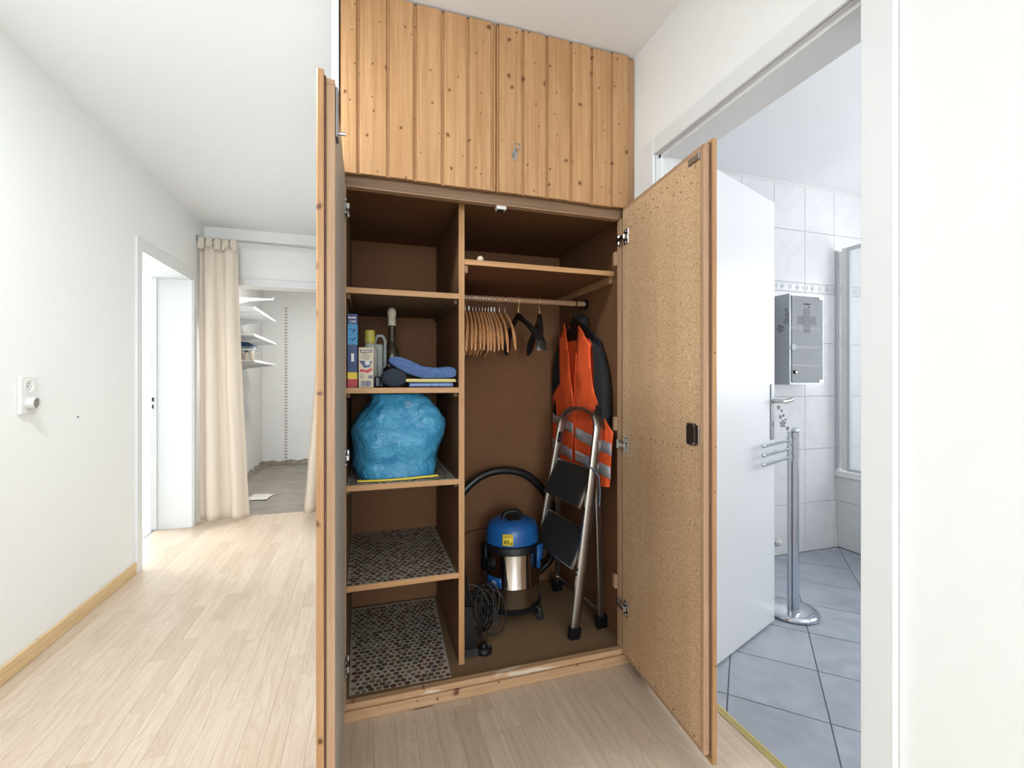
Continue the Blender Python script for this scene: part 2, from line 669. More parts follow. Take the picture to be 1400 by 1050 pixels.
def text(name, body, size, origin, xdir, up, mat, parent, depth=0.0004):
    cu = bpy.data.curves.new('txt', 'FONT')
    cu.body = body
    cu.size = size
    cu.align_x = 'CENTER'
    cu.align_y = 'CENTER'
    cu.extrude = depth
    cu.resolution_u = 2
    to = bpy.data.objects.new('txt', cu)
    COL.objects.link(to)
    bpy.context.view_layer.update()
    me = bpy.data.meshes.new_from_object(to)
    bpy.data.objects.remove(to)
    bpy.data.curves.remove(cu)
    me.name = name
    x = Vector(xdir).normalized()
    u = Vector(up).normalized()
    nrm = x.cross(u)
    M = Matrix((x, u, nrm)).transposed().to_4x4()
    M.translation = Vector(origin) - (world_origin(parent) if parent else Vector((0, 0, 0)))
    me.transform(M)
    me.materials.clear()
    me.materials.append(MATS[mat])
    o = bpy.data.objects.new(name, me)
    COL.objects.link(o)
    o.parent = parent
    return o


def copy_tree(o, parent=None):
    c = o.copy()
    COL.objects.link(c)
    c.parent = parent
    for ch in list(o.children):
        copy_tree(ch, c)
    return c


def clip_poly(poly, x0, x1, y0, y1):
    def cl(p, inside, inter):
        out = []
        for i in range(len(p)):
            a, b = p[i - 1], p[i]
            if inside(b):
                if not inside(a):
                    out.append(inter(a, b))
                out.append(b)
            elif inside(a):
                out.append(inter(a, b))
        return out
    for ax, lim, sg in ((0, x0, 1), (0, x1, -1), (1, y0, 1), (1, y1, -1)):
        if not poly:
            break
        poly = cl(poly, lambda q: sg * (q[ax] - lim) >= -1e-9,
                  lambda a, b: tuple(a[k] + (b[k] - a[k]) * (lim - a[ax]) / (b[ax] - a[ax]) for k in (0, 1)))
    return poly


# ------------------------------------------------------------------ room shell
XL, XR, XRB = -1.31, 1.035, 1.175          # corridor walls, bathroom side of the right wall
XP = -0.112                               # corridor side of the pier behind the wardrobe
YF, YFB = 4.45, 4.60                      # wall with the curtained opening
YBK = -5.0

# laminate floor: base with staves
fl = struct('floor', MB().box(-1.31, 1.165, YBK, 4.35, -0.05, -0.0035).box(-1.575, -1.31, 3.30, 4.165, -0.05, -0.0035), 'seam', label='pale laminate floor of long staves')
unit = bpy.data.meshes.new('stave')
b_ = bmesh.new()
vs_ = [b_.verts.new(p) for p in ((-.5, -.5, -1), (.5, -.5, -1), (.5, .5, -1), (-.5, .5, -1), (-.5, -.5, 0), (.5, -.5, 0), (.5, .5, 0), (-.5, .5, 0))]
for f_ in ((4, 5, 6, 7), (0, 1, 5, 4), (1, 2, 6, 5), (2, 3, 7, 6), (3, 0, 4, 7)):
    b_.faces.new([vs_[i] for i in f_])
b_.to_mesh(unit)
b_.free()
unit.materials.append(MATS['laminate_stave'])
SWID = 0.0665
cs, sn = math.cos(TH), math.sin(TH)


def in_view(x, y):
    fw = x * sn + y * cs
    r = x * cs - y * sn
    if fw < 1.15:
        return False
    return abs(r) / fw < 1.16 and not (x > XP and y > 1.66)


rest = MB()
x = XL - 4 * SWID
ncol = 0
while x < 1.165 - 1e-6:
    x2 = min(x + SWID, 1.165)
    row = ncol % 3
    y = YBK - random.uniform(0, 0.4)
    while y < 4.35:
        L = random.choice((0.30, 0.36, 0.42, 0.47, 0.52))
        ya, yb = max(y, YBK), min(y + L, 4.35)
        y += L
        if yb - ya < 0.01:
            continue
        xm = (x + x2) / 2
        # staves lying under the wardrobe, pier or walls are left out
        if xm > XR and (ya > 1.465 or yb < 0.712):
            continue
        if xm < XL:
            ya, yb = max(ya, 3.314), min(yb, 4.151)
        if xm > XP and ya > 1.608:
            continue
        if xm > XP:
            yb = min(yb, 1.608)
        if xm > XR:
            ya, yb = max(ya, 0.712), min(yb, 1.465)
        if yb - ya < 0.01:
            continue
        if any(in_view(px, py) for px in (x, x2) for py in (ya, yb)):
            o = bpy.data.objects.new('stave', unit)
            COL.objects.link(o)
            o.parent = fl
            o.location = (xm, (ya + yb) / 2, 0)
            o.scale = (x2 - x - 0.0006, yb - ya - 0.0006, 0.0035)
        else:
            rest.box(x + .0003, x2 - .0003, ya + .0003, yb - .0003, -0.0035, 0)
    x = x2
    ncol += 1
ro = build('staves', rest, 'laminate_stave', fl)
ro['kind'] = 'stuff'

struct('ceiling', MB().box(-4.3, 4.0, -5.2, 7.1, CEIL, CEIL + 0.08), 'ceiling_paint', label='plain white ceiling')

# left wall with a doorway (opening Y 3.30 - 4.17, height 1.945)
DY0, DY1, DZ = 3.300, 4.165, 1.945
m = MB()
m.box(-1.57, XL, YBK, DY0, -0.05, CEIL)
m.box(-1.57, XL, DY1, 4.62, -0.05, CEIL)
m.box(-1.57, XL, DY0, DY1, DZ, CEIL)
struct('wall_left', m, 'wall_paint', label='white wall on the left of the corridor')

# far wall with the curtained opening
OX0, OX1, OZ = -1.20, -0.20, 1.965
m = MB()
m.box(XL, OX0, YF, YFB, -0.05, CEIL)
m.box(OX1, XP, YF, YFB, -0.05, CEIL)
m.box(OX0, OX1, YF, YFB, OZ, CEIL)
struct('wall_far', m, 'wall_paint', label='white wall with the curtained opening at the corridor end')

# pier beside the wardrobe, also the right side of the corridor behind it
struct('wall_pier', MB().box(XP, -0.090, 1.607, YF, -0.05, CEIL), 'wall_paint', label='narrow white plaster edge beside the wardrobe')

# right wall with the bathroom doorway
BY0, BY1, BZ = 0.712, 1.465, 1.987
m = MB()
m.box(XR, XRB, YBK, BY0 - 0.02, -0.05, CEIL)
m.box(XR, XRB, BY1 + 0.02, 2.36, -0.05, CEIL)
m.box(XR, XRB, BY0 - 0.02, BY1 + 0.02, BZ + 0.02, CEIL)
struct('wall_right', m, 'wall_paint', label='white wall on the right holding the bathroom doorway')
struct('wall_behind_wardrobe', MB().box(-0.09, XR, 2.36, 2.42, -0.05, CEIL), 'wall_paint', label='wall behind the wardrobe')

# wall behind the photographer, with an unseen window added for fill light
m = MB()
m.box(XL, -1.2, YBK - 0.1, YBK, -0.05, CEIL)
m.box(0.7, XR, YBK - 0.1, YBK, -0.05, CEIL)
m.box(-1.2, 0.7, YBK - 0.1, YBK, -0.05, 0.7)
m.box(-1.2, 0.7, YBK - 0.1, YBK, 2.2, CEIL)
struct('wall_back', m, 'wall_paint', label='white wall around the added window behind the photographer')
win = struct('added_window', MB().box(-1.2, 0.7, YBK - 0.06, YBK - 0.045, 0.7, 2.2), 'screen_glass', label='wide unseen window added behind the photographer for fill light')
m = MB()
m.box(-1.2, 0.7, YBK - 0.08, YBK - 0.03, 0.7, 0.76).box(-1.2, 0.7, YBK - 0.08, YBK - 0.03, 2.14, 2.2)
for xx in (-1.2, -0.28, 0.64):
    m.box(xx, xx + 0.06, YBK - 0.08, YBK - 0.03, 0.76, 2.14)
build('window_frame', m, 'window_frame', win)

# left doorway lining and casing
m = MB()
m.box(-1.575, XL + 0.004, DY0, DY0 + 0.014, 0, DZ)
m.box(-1.575, XL + 0.004, DY1 - 0.014, DY1, 0, DZ)
m.box(-1.575, XL + 0.004, DY0, DY1, DZ - 0.014, DZ)
# rebate towards the room beyond
m.box(-1.575, -1.535, DY1 - 0.026, DY1 - 0.014, 0, DZ)
d1 = struct('trim_1', m, 'trim_paint', label='white lining of the open doorway in the left wall')
m = MB()
m.box(XL, XL + 0.014, DY0 - 0.062, DY0 + 0.004, 0, DZ + 0.06, 0.002)
m.box(XL, XL + 0.014, DY1 - 0.004, DY1 + 0.062, 0, DZ + 0.06, 0.002)
m.box(XL, XL + 0.013, DY0 + 0.004, DY1 - 0.004, DZ - 0.004, DZ + 0.06, 0.002)
build('casing', m, 'trim_paint', d1)
build('strike_plate', MB().box(-1.570, -1.545, DY1 - 0.0285, DY1 - 0.0262, 0.88, 1.06, 0.0005), 'trim_paint', d1)
m = MB()
m.box(-1.563, -1.550, DY1 - 0.030, DY1 - 0.0284, 0.985, 1.015).box(-1.562, -1.553, DY1 - 0.030, DY1 - 0.0284, 0.93, 0.96)
build('latch_hole', m, 'ink_black', d1)
build('threshold_strip', MB().box(-1.575, -1.545, DY0 + 0.014, DY1 - 0.014, 0, 0.004), 'brushed_steel', d1)

# room beyond the left doorway
struct('floor_bedroom', MB().box(-4.2, -1.576, 2.2, 6.2, -0.05, 0.0), 'vinyl_floor', label='greyish floor of the room beyond the left doorway')
struct('wall_bedroom', MB().box(-4.25, -4.2, 2.2, 6.2, -0.05, 0.6).box(-4.25, -4.2, 2.2, 4.4, 0.6, CEIL).box(-4.25, -4.2, 6.0, 6.2, 0.6, CEIL)
       .box(-4.25, -4.2, 4.4, 6.0, 2.2, CEIL), 'wall_paint', label='white window wall of the room beyond the left doorway')
struct('wall_bedroom_far', MB().box(-4.25, -1.57, 6.2, 6.25, -0.05, CEIL), 'wall_paint', label='far white wall of the room beyond the left doorway')
struct('wall_bedroom_near', MB().box(-4.25, -1.57, 2.15, 2.2, -0.05, CEIL), 'wall_paint', label='near white wall of the room beyond the left doorway')

# left skirting
build('baseboard_left', MB().box(XL, XL + 0.013, YBK, DY0 - 0.062, 0, 0.068, 0.003), 'pine_base')['kind'] = 'structure'
bpy.data.objects['baseboard_left']['label'] = 'pine skirting board along the left wall'

# header trim over the curtained opening and its jambs
m = MB()
m.box(OX0 - 0.06, OX1 + 0.06, YF - 0.014, YF, OZ, OZ + 0.062, 0.002)
m.box(OX0 - 0.06, OX0, YF - 0.014, YF, 0, OZ, 0.002)
m.box(OX1, OX1 + 0.06, YF - 0.014, YF, 0, OZ, 0.002)
struct('trim_2', m, 'trim_paint', label='white casing around the curtained opening')

# store room behind the curtain
SX0, SX1, SY1 = -1.36, 0.35, 6.92
struct('floor_storeroom', MB().box(SX0, SX1, 4.35, SY1, -0.05, -0.004), 'concrete', label='bare grey concrete floor of the store room')
struct('wall_storeroom_back', MB().box(SX0 - 0.2, SX1, SY1, SY1 + 0.06, -0.05, CEIL), 'store_paint', label='greyish white back wall of the store room')
struct('wall_storeroom_left', MB().box(SX0 - 0.21, SX0, 4.60, SY1, -0.05, CEIL), 'store_paint', label='left wall of the store room carrying the shelves')
struct('wall_storeroom_right', MB().box(SX1, SX1 + 0.05, YF, SY1, -0.05, CEIL), 'store_paint', label='right wall of the store room')


def rubble_strip(p0, p1, nrm):
    p0, p1, nrm = Vector(p0), Vector(p1), Vector(nrm)

    def fn(u, v):
        p = p0.lerp(p1, u)
        a = noise.noise(Vector((p.x * 9, p.y * 9, v * 3)))
        d = (1 - v) * (0.035 + 0.02 * a)
        return p + nrm * (d + 0.004) + Vector((0, 0, v * (0.055 + 0.022 * a)))
    return MB().grid(fn, 60, 3)


struct('baseboard_storeroom_back', rubble_strip((SX0, SY1, 0), (SX1, SY1, 0), (0, -1, 0)), 'rubble', label='crumbling mortar edge along the store room back wall')
struct('baseboard_storeroom_left', rubble_strip((SX0, 4.6, 0), (SX0, SY1, 0), (1, 0, 0)), 'rubble', label='crumbling mortar edge along the store room left wall')

# bathroom doorway lining and casing
m = MB()
m.box(XR - 0.004, XRB + 0.004, BY0 - 0.02, BY0, 0, BZ)
m.box(XR - 0.004, XRB + 0.004, BY1, BY1 + 0.02, 0, BZ)
m.box(XR - 0.004, XRB + 0.004, BY0 - 0.02, BY1 + 0.02, BZ, BZ + 0.02)
d2 = struct('trim_3', m, 'trim_paint', label='white lining of the bathroom doorway')
m = MB()
m.box(XR - 0.015, XR, BY0 - 0.066, BY0 + 0.0, 0, BZ + 0.06, 0.002)
m.box(XR - 0.015, XR, BY1, BY1 + 0.066, 0, BZ + 0.06, 0.002)
m.box(XR - 0.014, XR, BY0, BY1, BZ, BZ + 0.06, 0.002)
build('casing', m, 'trim_paint', d2)
m = MB()
m.box(XR + 0.012, XR + 0.026, BY0, BY1, BZ - 0.012, BZ)
m.box(XR + 0.012, XR + 0.026, BY1 - 0.012, BY1, 0, BZ)
m.box(XR + 0.012, XR + 0.026, BY0, BY0 + 0.012, 0, BZ)
build('door_stop', m, 'trim_paint', d2)
m = MB()
m.box(1.150, 1.176, BY0, BY1, 0, 0.003)
m.box(1.157, 1.160, BY0, BY1, 0.003, 0.0045).box(1.166, 1.169, BY0, BY1, 0.003, 0.0045)
tag(build('threshold_strip', m, 'brass'), 'brass threshold strip across the bathroom doorway', 'threshold strip')

# ------------------------------------------------------------------ bathroom shell
BX1, BYK, BYN = 3.85, 2.31, 0.0
bf = struct('floor_bathroom', MB().box(XRB, BX1, BYN, BYK, -0.05, -0.002), 'grout_dark', label='blue-grey tiled bathroom floor laid diagonally')
P = 0.437
r2 = math.sqrt(0.5)
for i in range(-2, 16):
    for j in range(-14, 8):
        sa, da = 2.585 + (i - 4) * P, -0.348 + j * P        # x+y, y-x of the lower corner
        g = 0.0035
        poly = []
        for a, b in ((sa + g, da + g), (sa + P - g, da + g), (sa + P - g, da + P - g), (sa + g, da + P - g)):
            poly.append(((a - b) / 2, (a + b) / 2))
        poly = clip_poly(poly, XRB + 0.003, 3.08, BYN + 0.002, BYK - 0.012)
        if len(poly) < 3:
            continue
        ar = abs(sum(poly[k - 1][0] * poly[k][1] - poly[k][0] * poly[k - 1][1] for k in range(len(poly)))) / 2
        if ar < 1e-4:
            continue
        build('floor_tile', MB().prism([(x, y, -0.002) for x, y in poly], (0, 0, 0.002)), 'floor_tile', bf)

wb = struct('wall_bathroom_back', MB().box(XRB, BX1, BYK, BYK + 0.06, -0.05, CEIL), 'grout', label='white tiled back wall of the bathroom with a decorated border')
rows = [0, 0.325, 0.684, 1.037, 1.395, 1.730, 1.795, 2.140, CEIL]
orn_mesh = None
tile_cache = {}
k0 = -5
for r in range(len(rows) - 1):
    z0, z1 = rows[r], rows[r + 1]
    for k in range(-5, 8):
        x0, x1 = 2.26 + k * 0.2635, 2.26 + (k + 1) * 0.2635
        x0c, x1c = max(x0, XRB + 0.001), min(x1, BX1)
        if x1c - x0c < 0.02:
            continue
        key = (r, round(x1c - x0c, 4))
        if key not in tile_cache:
            me = bpy.data.meshes.new('tile')
            q = MB().box(0.0012, x1c - x0c - 0.0012, -0.007, 0, 0.0012, z1 - z0 - 0.0012, 0.001)
            bmesh.ops.recalc_face_normals(q.bm, faces=q.bm.faces[:])
            q.bm.to_mesh(me)
            q.bm.free()
            me.materials.append(MATS['wall_tile'])
            tile_cache[key] = me
        o = bpy.data.objects.new('border_tile' if r == 5 else 'tile', tile_cache[key])
        COL.objects.link(o)
        o.parent = wb
        o.location = (x0c, BYK, z0)
        if r == 5:
            if orn_mesh is None:
                q = MB()
                for cx in (0.066, 0.198):
                    for d in (0.020, 0.011):
                        q.prism([(cx - d, -0.0075, .0325), (cx, -0.0075, .0325 - d), (cx + d, -0.0075, .0325), (cx, -0.0075, .0325 + d)], (0, -0.0012 if d > .015 else -0.002, 0))
                for cx in (0.012, 0.132, 0.252):
                    q.box(cx - .012, cx + .012, -0.0085, -0.0072, .030, .035)
                    q.box(cx - .012, cx - .006, -0.0085, -0.0072, .018, .047).box(cx + .006, cx + .012, -0.0085, -0.0072, .018, .047)
                for zz in (0.006, 0.055):
                    q.box(0.0015, 0.262, -0.0082, -0.007, zz, zz + 0.003)
                orn_mesh = bpy.data.meshes.new('ornament')
                bmesh.ops.recalc_face_normals(q.bm, faces=q.bm.faces[:])
                q.bm.to_mesh(orn_mesh)
                q.bm.free()
                orn_mesh.materials.append(MATS['border_grey'] if 'border_grey' in MATS else plain('border_grey', srgb(196, 200, 204), 0.3))
            if x1c - x0c > 0.26:
                oo = bpy.data.objects.new('ornament', orn_mesh)
                COL.objects.link(oo)
                oo.parent = o
struct('trim_4', MB().box(XRB, BX1, BYK - 0.012, BYK, CEIL - 0.014, CEIL), 'trim_paint', label='thin white ceiling strip over the bathroom tiles')
m = MB()
m.box(BX1, BX1 + 0.05, BYN, BYK, -0.05, 1.05).box(BX1, BX1 + 0.05, BYN, BYK, 2.05, CEIL)
m.box(BX1, BX1 + 0.05, BYN, 0.5, 1.05, 2.05).box(BX1, BX1 + 0.05, 1.6, BYK, 1.05, 2.05)
struct('wall_bathroom_right', m, 'wall_tile', label='right bathroom wall with a window above the bathtub')
win = struct('window_3', MB().box(BX1 + 0.02, BX1 + 0.03, 0.5, 1.6, 1.05, 2.05), 'screen_glass', label='bathroom window above the bathtub')
m = MB()
for a in ((0.5, 0.55, 1.05, 2.05), (1.55, 1.6, 1.05, 2.05), (0.55, 1.55, 1.05, 1.10), (0.55, 1.55, 2.0, 2.05)):
    m.box(BX1 + 0.005, BX1 + 0.045, a[0], a[1], a[2], a[3])
build('window_frame', m, 'window_frame', win)
m = MB()
m.box(XRB, 1.75, BYN - 0.05, BYN, -0.05, CEIL).box(2.95, BX1, BYN - 0.05, BYN, -0.05, CEIL)
m.box(1.75, 2.95, BYN - 0.05, BYN, -0.05, 0.9).box(1.75, 2.95, BYN - 0.05, BYN, 2.1, CEIL)
struct('wall_bathroom_near', m, 'wall_paint', label='bathroom window wall')
win = struct('window_2', MB().box(1.75, 2.95, BYN - 0.03, BYN - 0.02, 0.9, 2.1), 'screen_glass', label='bathroom window')
m = MB()
for a in ((1.75, 1.80, .9, 2.1), (2.90, 2.95, .9, 2.1), (1.80, 2.90, .9, .95), (1.80, 2.90, 2.05, 2.1)):
    m.box(a[0], a[1], BYN - 0.045, BYN - 0.005, a[2], a[3])
build('window_frame', m, 'window_frame', win)

# ------------------------------------------------------------------ bathroom door leaf
HG = Vector((1.190, 1.425, 0))
ang = math.radians(21.0)
wd = Vector((math.cos(ang), math.sin(ang), 0))
nd = Vector((math.sin(ang), -math.cos(ang), 0))      # towards the camera
LM = Matrix((wd, nd, Vector((0, 0, 1)))).transposed().to_4x4()
LM.translation = HG
LW = 0.690
leaf = struct('door_1', MB().box(0.0, LW, -0.038, 0, 0.008, 1.982, 0.0015, LM), 'door_paint', label='plain white bathroom door leaf standing open')
build('handle_plate', MB().box(LW - 0.050, LW - 0.012, 0, 0.006, 0.865, 1.125, 0.004, LM, 2), 'brushed_steel', leaf)
p = lambda a, b, z: LM @ Vector((a, b, z))
m = MB()
m.tube([p(LW - 0.031, 0.004, 1.045), p(LW - 0.031, 0.045, 1.045)], 0.009, 12)
m.tube([p(LW - 0.038, 0.047, 1.043), p(LW + 0.01, 0.050, 1.045), p(LW + 0.062, 0.050, 1.050)], [0.009, 0.010, 0.010], 12)
build('door_handle', m, 'steel', leaf, 40)
build('keyhole', MB().box(LW - 0.034, LW - 0.028, 0.006, 0.0066, 0.925, 0.948, 0, LM), 'ink_black', leaf)
m = MB()
for zz in (0.25, 1.70):
    m.tube([p(-0.004, 0.004, zz - 0.04), p(-0.004, 0.004, zz + 0.04)], 0.007, 10)
build('hinge_pin', m, 'brushed_steel', leaf, 40)

# ------------------------------------------------------------------ fitted wardrobe
YW = 1.600                # face of the pine boards
YS = 1.730                # front edges of shelves and divider
YB = 2.330                # back panel
WL, WR = -0.072, 1.018    # inner sides
ZT = 1.820                # underside of the top panel
ZF = 0.045                # cabinet floor
wr = thing('wardrobe', (0.47, 1.97, 0), 'fitted pine-fronted wardrobe with both lower doors standing open', 'wardrobe')
build('side_panel', MB().box(WL - 0.016, WL, 1.640, YB, 0, CEIL - 0.004), 'fibreboard_grey', wr)
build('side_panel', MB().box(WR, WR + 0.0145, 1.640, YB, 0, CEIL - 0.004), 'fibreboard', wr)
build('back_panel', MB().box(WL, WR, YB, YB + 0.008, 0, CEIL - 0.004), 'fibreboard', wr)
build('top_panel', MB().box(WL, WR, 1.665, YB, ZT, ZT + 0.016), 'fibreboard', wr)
build('floor_panel', MB().box(WL, WR, 1.645, YB, 0.0, ZF), 'cabinet_floor', wr)
lt_ = build('lintel', MB().box(WL - 0.016, 1.0, 1.636, 1.664, 1.800, 1.850, 0.0015), 'lintel_wood', wr)
build('edge_strip', MB().box(WL - 0.016, 0.980, 1.6345, 1.664, 1.7965, 1.800, 0.0005), 'pine_edge', lt_)
build('stile', MB().box(0.980, WR, 1.622, 1.652, 0.054, 1.798, 0.0015), 'pine_edge', wr)
build('stile', MB().box(WL - 0.016, WL + 0.004, 1.622, 1.652, 0.054, 1.798, 0.0015), 'pine_edge', wr)
build('filler_strip', MB().box(1.004, 1.033, 1.612, 1.640, 1.83, CEIL - 0.006, 0.001), 'pine_frame', wr)
build('sill', MB().box(WL - 0.016, WR, 1.617, 1.645, 0.0, 0.055, 0.002), 'worn_sill', wr)
build('plinth_strip', MB().box(WL - 0.018, 1.020, 1.604, 1.617, 0.0, 0.036, 0.003), 'pine_sill', wr)
DXa, DXb = 0.336, 0.358
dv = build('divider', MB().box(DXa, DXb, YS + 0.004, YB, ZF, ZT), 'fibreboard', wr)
build('edge_strip', MB().box(DXa, DXb, YS, YS + 0.004, ZF, ZT), 'upright_edge', dv)
SHZ = (0.400, 0.761, 1.113, 1.474)
for i, z in enumerate(SHZ):
    sh = build('shelf', MB().box(WL, DXa, YS + 0.006, YB, z - 0.019, z), 'fibreboard_grey', wr)
    build('edge_strip', MB().box(WL, DXa, YS, YS + 0.006, z - 0.020, z + 0.0005, 0.0008), 'shelf_edge', sh)
    build('cleat', MB().box(DXa - 0.013, DXa, YS + 0.03, YB - 0.02, z - 0.036, z - 0.019, 0.001), 'fibreboard_grey', sh)
    build('cleat', MB().box(WL, WL + 0.013, YS + 0.03, YB - 0.02, z - 0.036, z - 0.019, 0.001), 'fibreboard_grey', sh)
    if i < 2:
        build('shelf_liner', MB().box(WL + 0.002, DXa - 0.012, YS + 0.004, YB - 0.012, z + 0.0005, z + 0.0012), 'liner_film', sh)
m = MB().prism([(WL + 0.012, 1.676, ZF + 0.0002), (0.296, 1.668, ZF + 0.0002), (DXa - 0.012, YB - 0.02, ZF + 0.0002), (WL + 0.002, YB - 0.02, ZF + 0.0002)], (0, 0, 0.001))
build('shelf_liner', m, 'liner_film', wr)
z = 1.609
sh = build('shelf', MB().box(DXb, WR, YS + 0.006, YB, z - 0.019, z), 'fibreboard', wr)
build('edge_strip', MB().box(DXb, WR - 0.004, YS, YS + 0.006, z - 0.020, z + 0.0005, 0.0008), 'shelf_edge', sh)
for xa, xb in ((DXb, DXb + 0.016), (WR - 0.022, WR)):
    build('cleat', MB().box(xa, xb, YS + 0.012, YB - 0.02, z - 0.049, z - 0.019, 0.001), 'pine_frame', sh)
RZ, RY = 1.512, 2.0
rod = build('clothes_rod', MB().tube([(DXb, RY, RZ), (WR, RY, RZ)], 0.0125, 16), 'rod_wood', wr, 40)
m = MB()
m.lathe([(0.019, -0.012), (0.024, -0.008), (0.024, 0)], (WR, RY, RZ), 20, 'x')
build('rod_socket', m, 'black_plastic', rod, 40)


# printed ovals on the liners: flat discs, four colours in one print
def liner_dots(parent, z, x0, x1, y0, y1, clip=None):
    rng = random.Random(int(z * 1000))
    bm = bmesh.new()
    sp = 0.0246
    r = 0
    y = y0 + 0.011
    while y < y1 - 0.010:
        x = x0 + 0.010 + (sp / 2 if r % 2 else 0)
        while x < x1 - 0.009:
            px = x + rng.uniform(-.0028, .0028)
            py = y + rng.uniform(-.0028, .0028)
            ra = rng.choice((0.0072, 0.0095, 0.0104, 0.0112))
            if clip is None or clip(px, py, ra):
                vs = [bm.verts.new((px + ra * math.cos(a), py + ra * 0.95 * math.sin(a), z)) for a in [2 * math.pi * k / 12 for k in range(12)]]
                bm.faces.new(vs).material_index = rng.randrange(4)
            x += sp
        y += sp * 0.90
        r += 1
    off = world_origin(parent)
    for v in bm.verts:
        v.co -= off
    me = bpy.data.meshes.new('printed_dots')
    bm.to_mesh(me)
    bm.free()
    for n_ in DOTS:
        me.materials.append(MATS[n_])
    o = bpy.data.objects.new('printed_dots', me)
    COL.objects.link(o)
    o.parent = parent
    o['kind'] = 'stuff'


for sh_ in [o for o in wr.children if o.name.startswith('shelf')] + [wr]:
    for ln in [o for o in sh_.children if o.name.startswith('shelf_liner')]:
        zz_ = max(v.co.z for v in ln.data.vertices) + world_origin(ln).z + 0.0003
        if sh_ is wr:
            liner_dots(wr, zz_, WL + 0.004, DXa - 0.012, 1.672, YB - 0.022, lambda a, b, r_: a + r_ < 0.296 + (b - 1.668) * 0.044 and a - r_ > WL + 0.012 - (b - 1.676) * 0.016)
        else:
            liner_dots(sh_, zz_, WL + 0.002, DXa - 0.012, YS + 0.004, YB - 0.012)


# upper doors: tongue-and-groove pine boards on a backing
def board_profile(x0, x1):
    y = YW
    return [(x0 + 0.0004, y + 0.0085), (x0 + 0.0075, y + 0.0085), (x0 + 0.0105, y + 0.0003), (x0 + 0.0125, y), (x1 - 0.004, y), (x1 - 0.0004, y + 0.0045),
            (x1 - 0.0004, y + 0.016), (x0 + 0.0004, y + 0.016)]


for nm, xs in (('left', [-0.084, -0.032, 0.064, 0.154, 0.250, 0.340, 0.432, 0.4485]), ('right', [0.4515, 0.549, 0.644, 0.743, 0.833, 0.921, 1.001])):
    ud = build('upper_door', MB().box(xs[0] + 0.006, xs[-1] - 0.003, YW + 0.0163, YW + 0.033, 1.842, CEIL - 0.012), 'chipboard', wr)
    for a, b in zip(xs[:-1], xs[1:]):
        dz = random.uniform(-0.002, 0.002)
        build('board', MB().prism([(x, y, 1.831 + dz) for x, y in board_profile(a, b)], (0, 0, CEIL - 0.007 - 1.831)), 'pine_board', ud)
    if nm == 'right':
        kx, kz = 0.519, 1.972
        m = MB().prism([(kx + 0.011 * math.cos(t) * (1 if math.sin(t) > -0.2 else 0.75), YW - 0.0001, kz + 0.021 * math.sin(t)) for t in [2 * math.pi * k / 14 for k in range(14)]], (0, -0.002, 0))
        build('escutcheon', m, 'steel', ud)
        m = MB().tube([(kx, YW, kz + 0.006), (kx, YW - 0.03, kz + 0.006)], 0.0025, 8)
        m.tube([(kx + 0.011 * math.cos(t), YW - 0.034, kz + 0.016 + 0.011 * math.sin(t)) for t in [2 * math.pi * k / 14 for k in range(14)]], 0.0022, 6, closed=True)
        build('key', m, 'brushed_steel', ud, 40)
m = MB().box(0.462, 0.500, 1.640, 1.668, 1.784, 1.798, 0.001)
ct = build('door_catch', m, 'white_plastic', wr)
build('catch_plate', MB().box(0.470, 0.492, 1.645, 1.662, 1.781, 1.784), 'ink_black', ct)


# lower doors: local axes a = from hinge to free edge, b = outward, z up
def lower_door(hinge, deg, side, inner_mat, width, board_w):
    ax = Vector((side * -math.sin(math.radians(deg)), -math.cos(math.radians(deg)), 0))
    bx = Vector((side * math.cos(math.radians(deg)), -math.sin(math.radians(deg)), 0)) if side > 0 else Vector((-math.cos(math.radians(deg)), math.sin(math.radians(deg)), 0))
    M = Matrix((ax, bx, Vector((0, 0, 1)))).transposed().to_4x4()
    M.translation = Vector((hinge[0], hinge[1], 0))
    dr = build('lower_door', MB().box(0.0, width - 0.016, 0, 0.0175, 0.062, 1.816, 0, M), inner_mat, wr)
    for za, zb in ((0.048, 0.062), (1.816, 1.829)):
        build('edge_strip', MB().box(0.0, width, 0.0003, 0.019, za, zb, 0.001, M), 'pine_edge', dr)
    build('edge_strip', MB().box(width - 0.016, width, 0.0003, 0.019, 0.062, 1.816, 0.0012, M), 'pine_edge', dr)
    build('edge_strip', MB().box(width - 0.010, width + 0.004, 0.019, 0.0235, 0.040, 1.832, 0.001, M), 'dark_seam', dr)
    # pine boards on the outer face, standing proud of the panel
    nb = 6
    for k in range(nb):
        a0, a1 = -0.004 + k * board_w / nb, -0.004 + (k + 1) * board_w / nb
        pr = [(a0 + .0004, .0235), (a1 - .0004, .0235), (a1 - .0004, .036), (a1 - .003, .0395), (a0 + .0125, .0395), (a0 + .0105, .039), (a0 + .0075, .033), (a0 + .0004, .033)]
        build('board', MB().prism([M @ Vector((a, b, 0.022)) for a, b in pr], (0, 0, 1.820)), 'pine_board', dr)
    return dr, M


ldoor, LMx = lower_door((-0.0700, 1.604), 0.0, -1, 'chipboard_sheen', 0.486, 0.500)
rdoor, RMx = lower_door((0.9765, 1.604), 5.0, 1, 'chipboard', 0.515, 0.528)


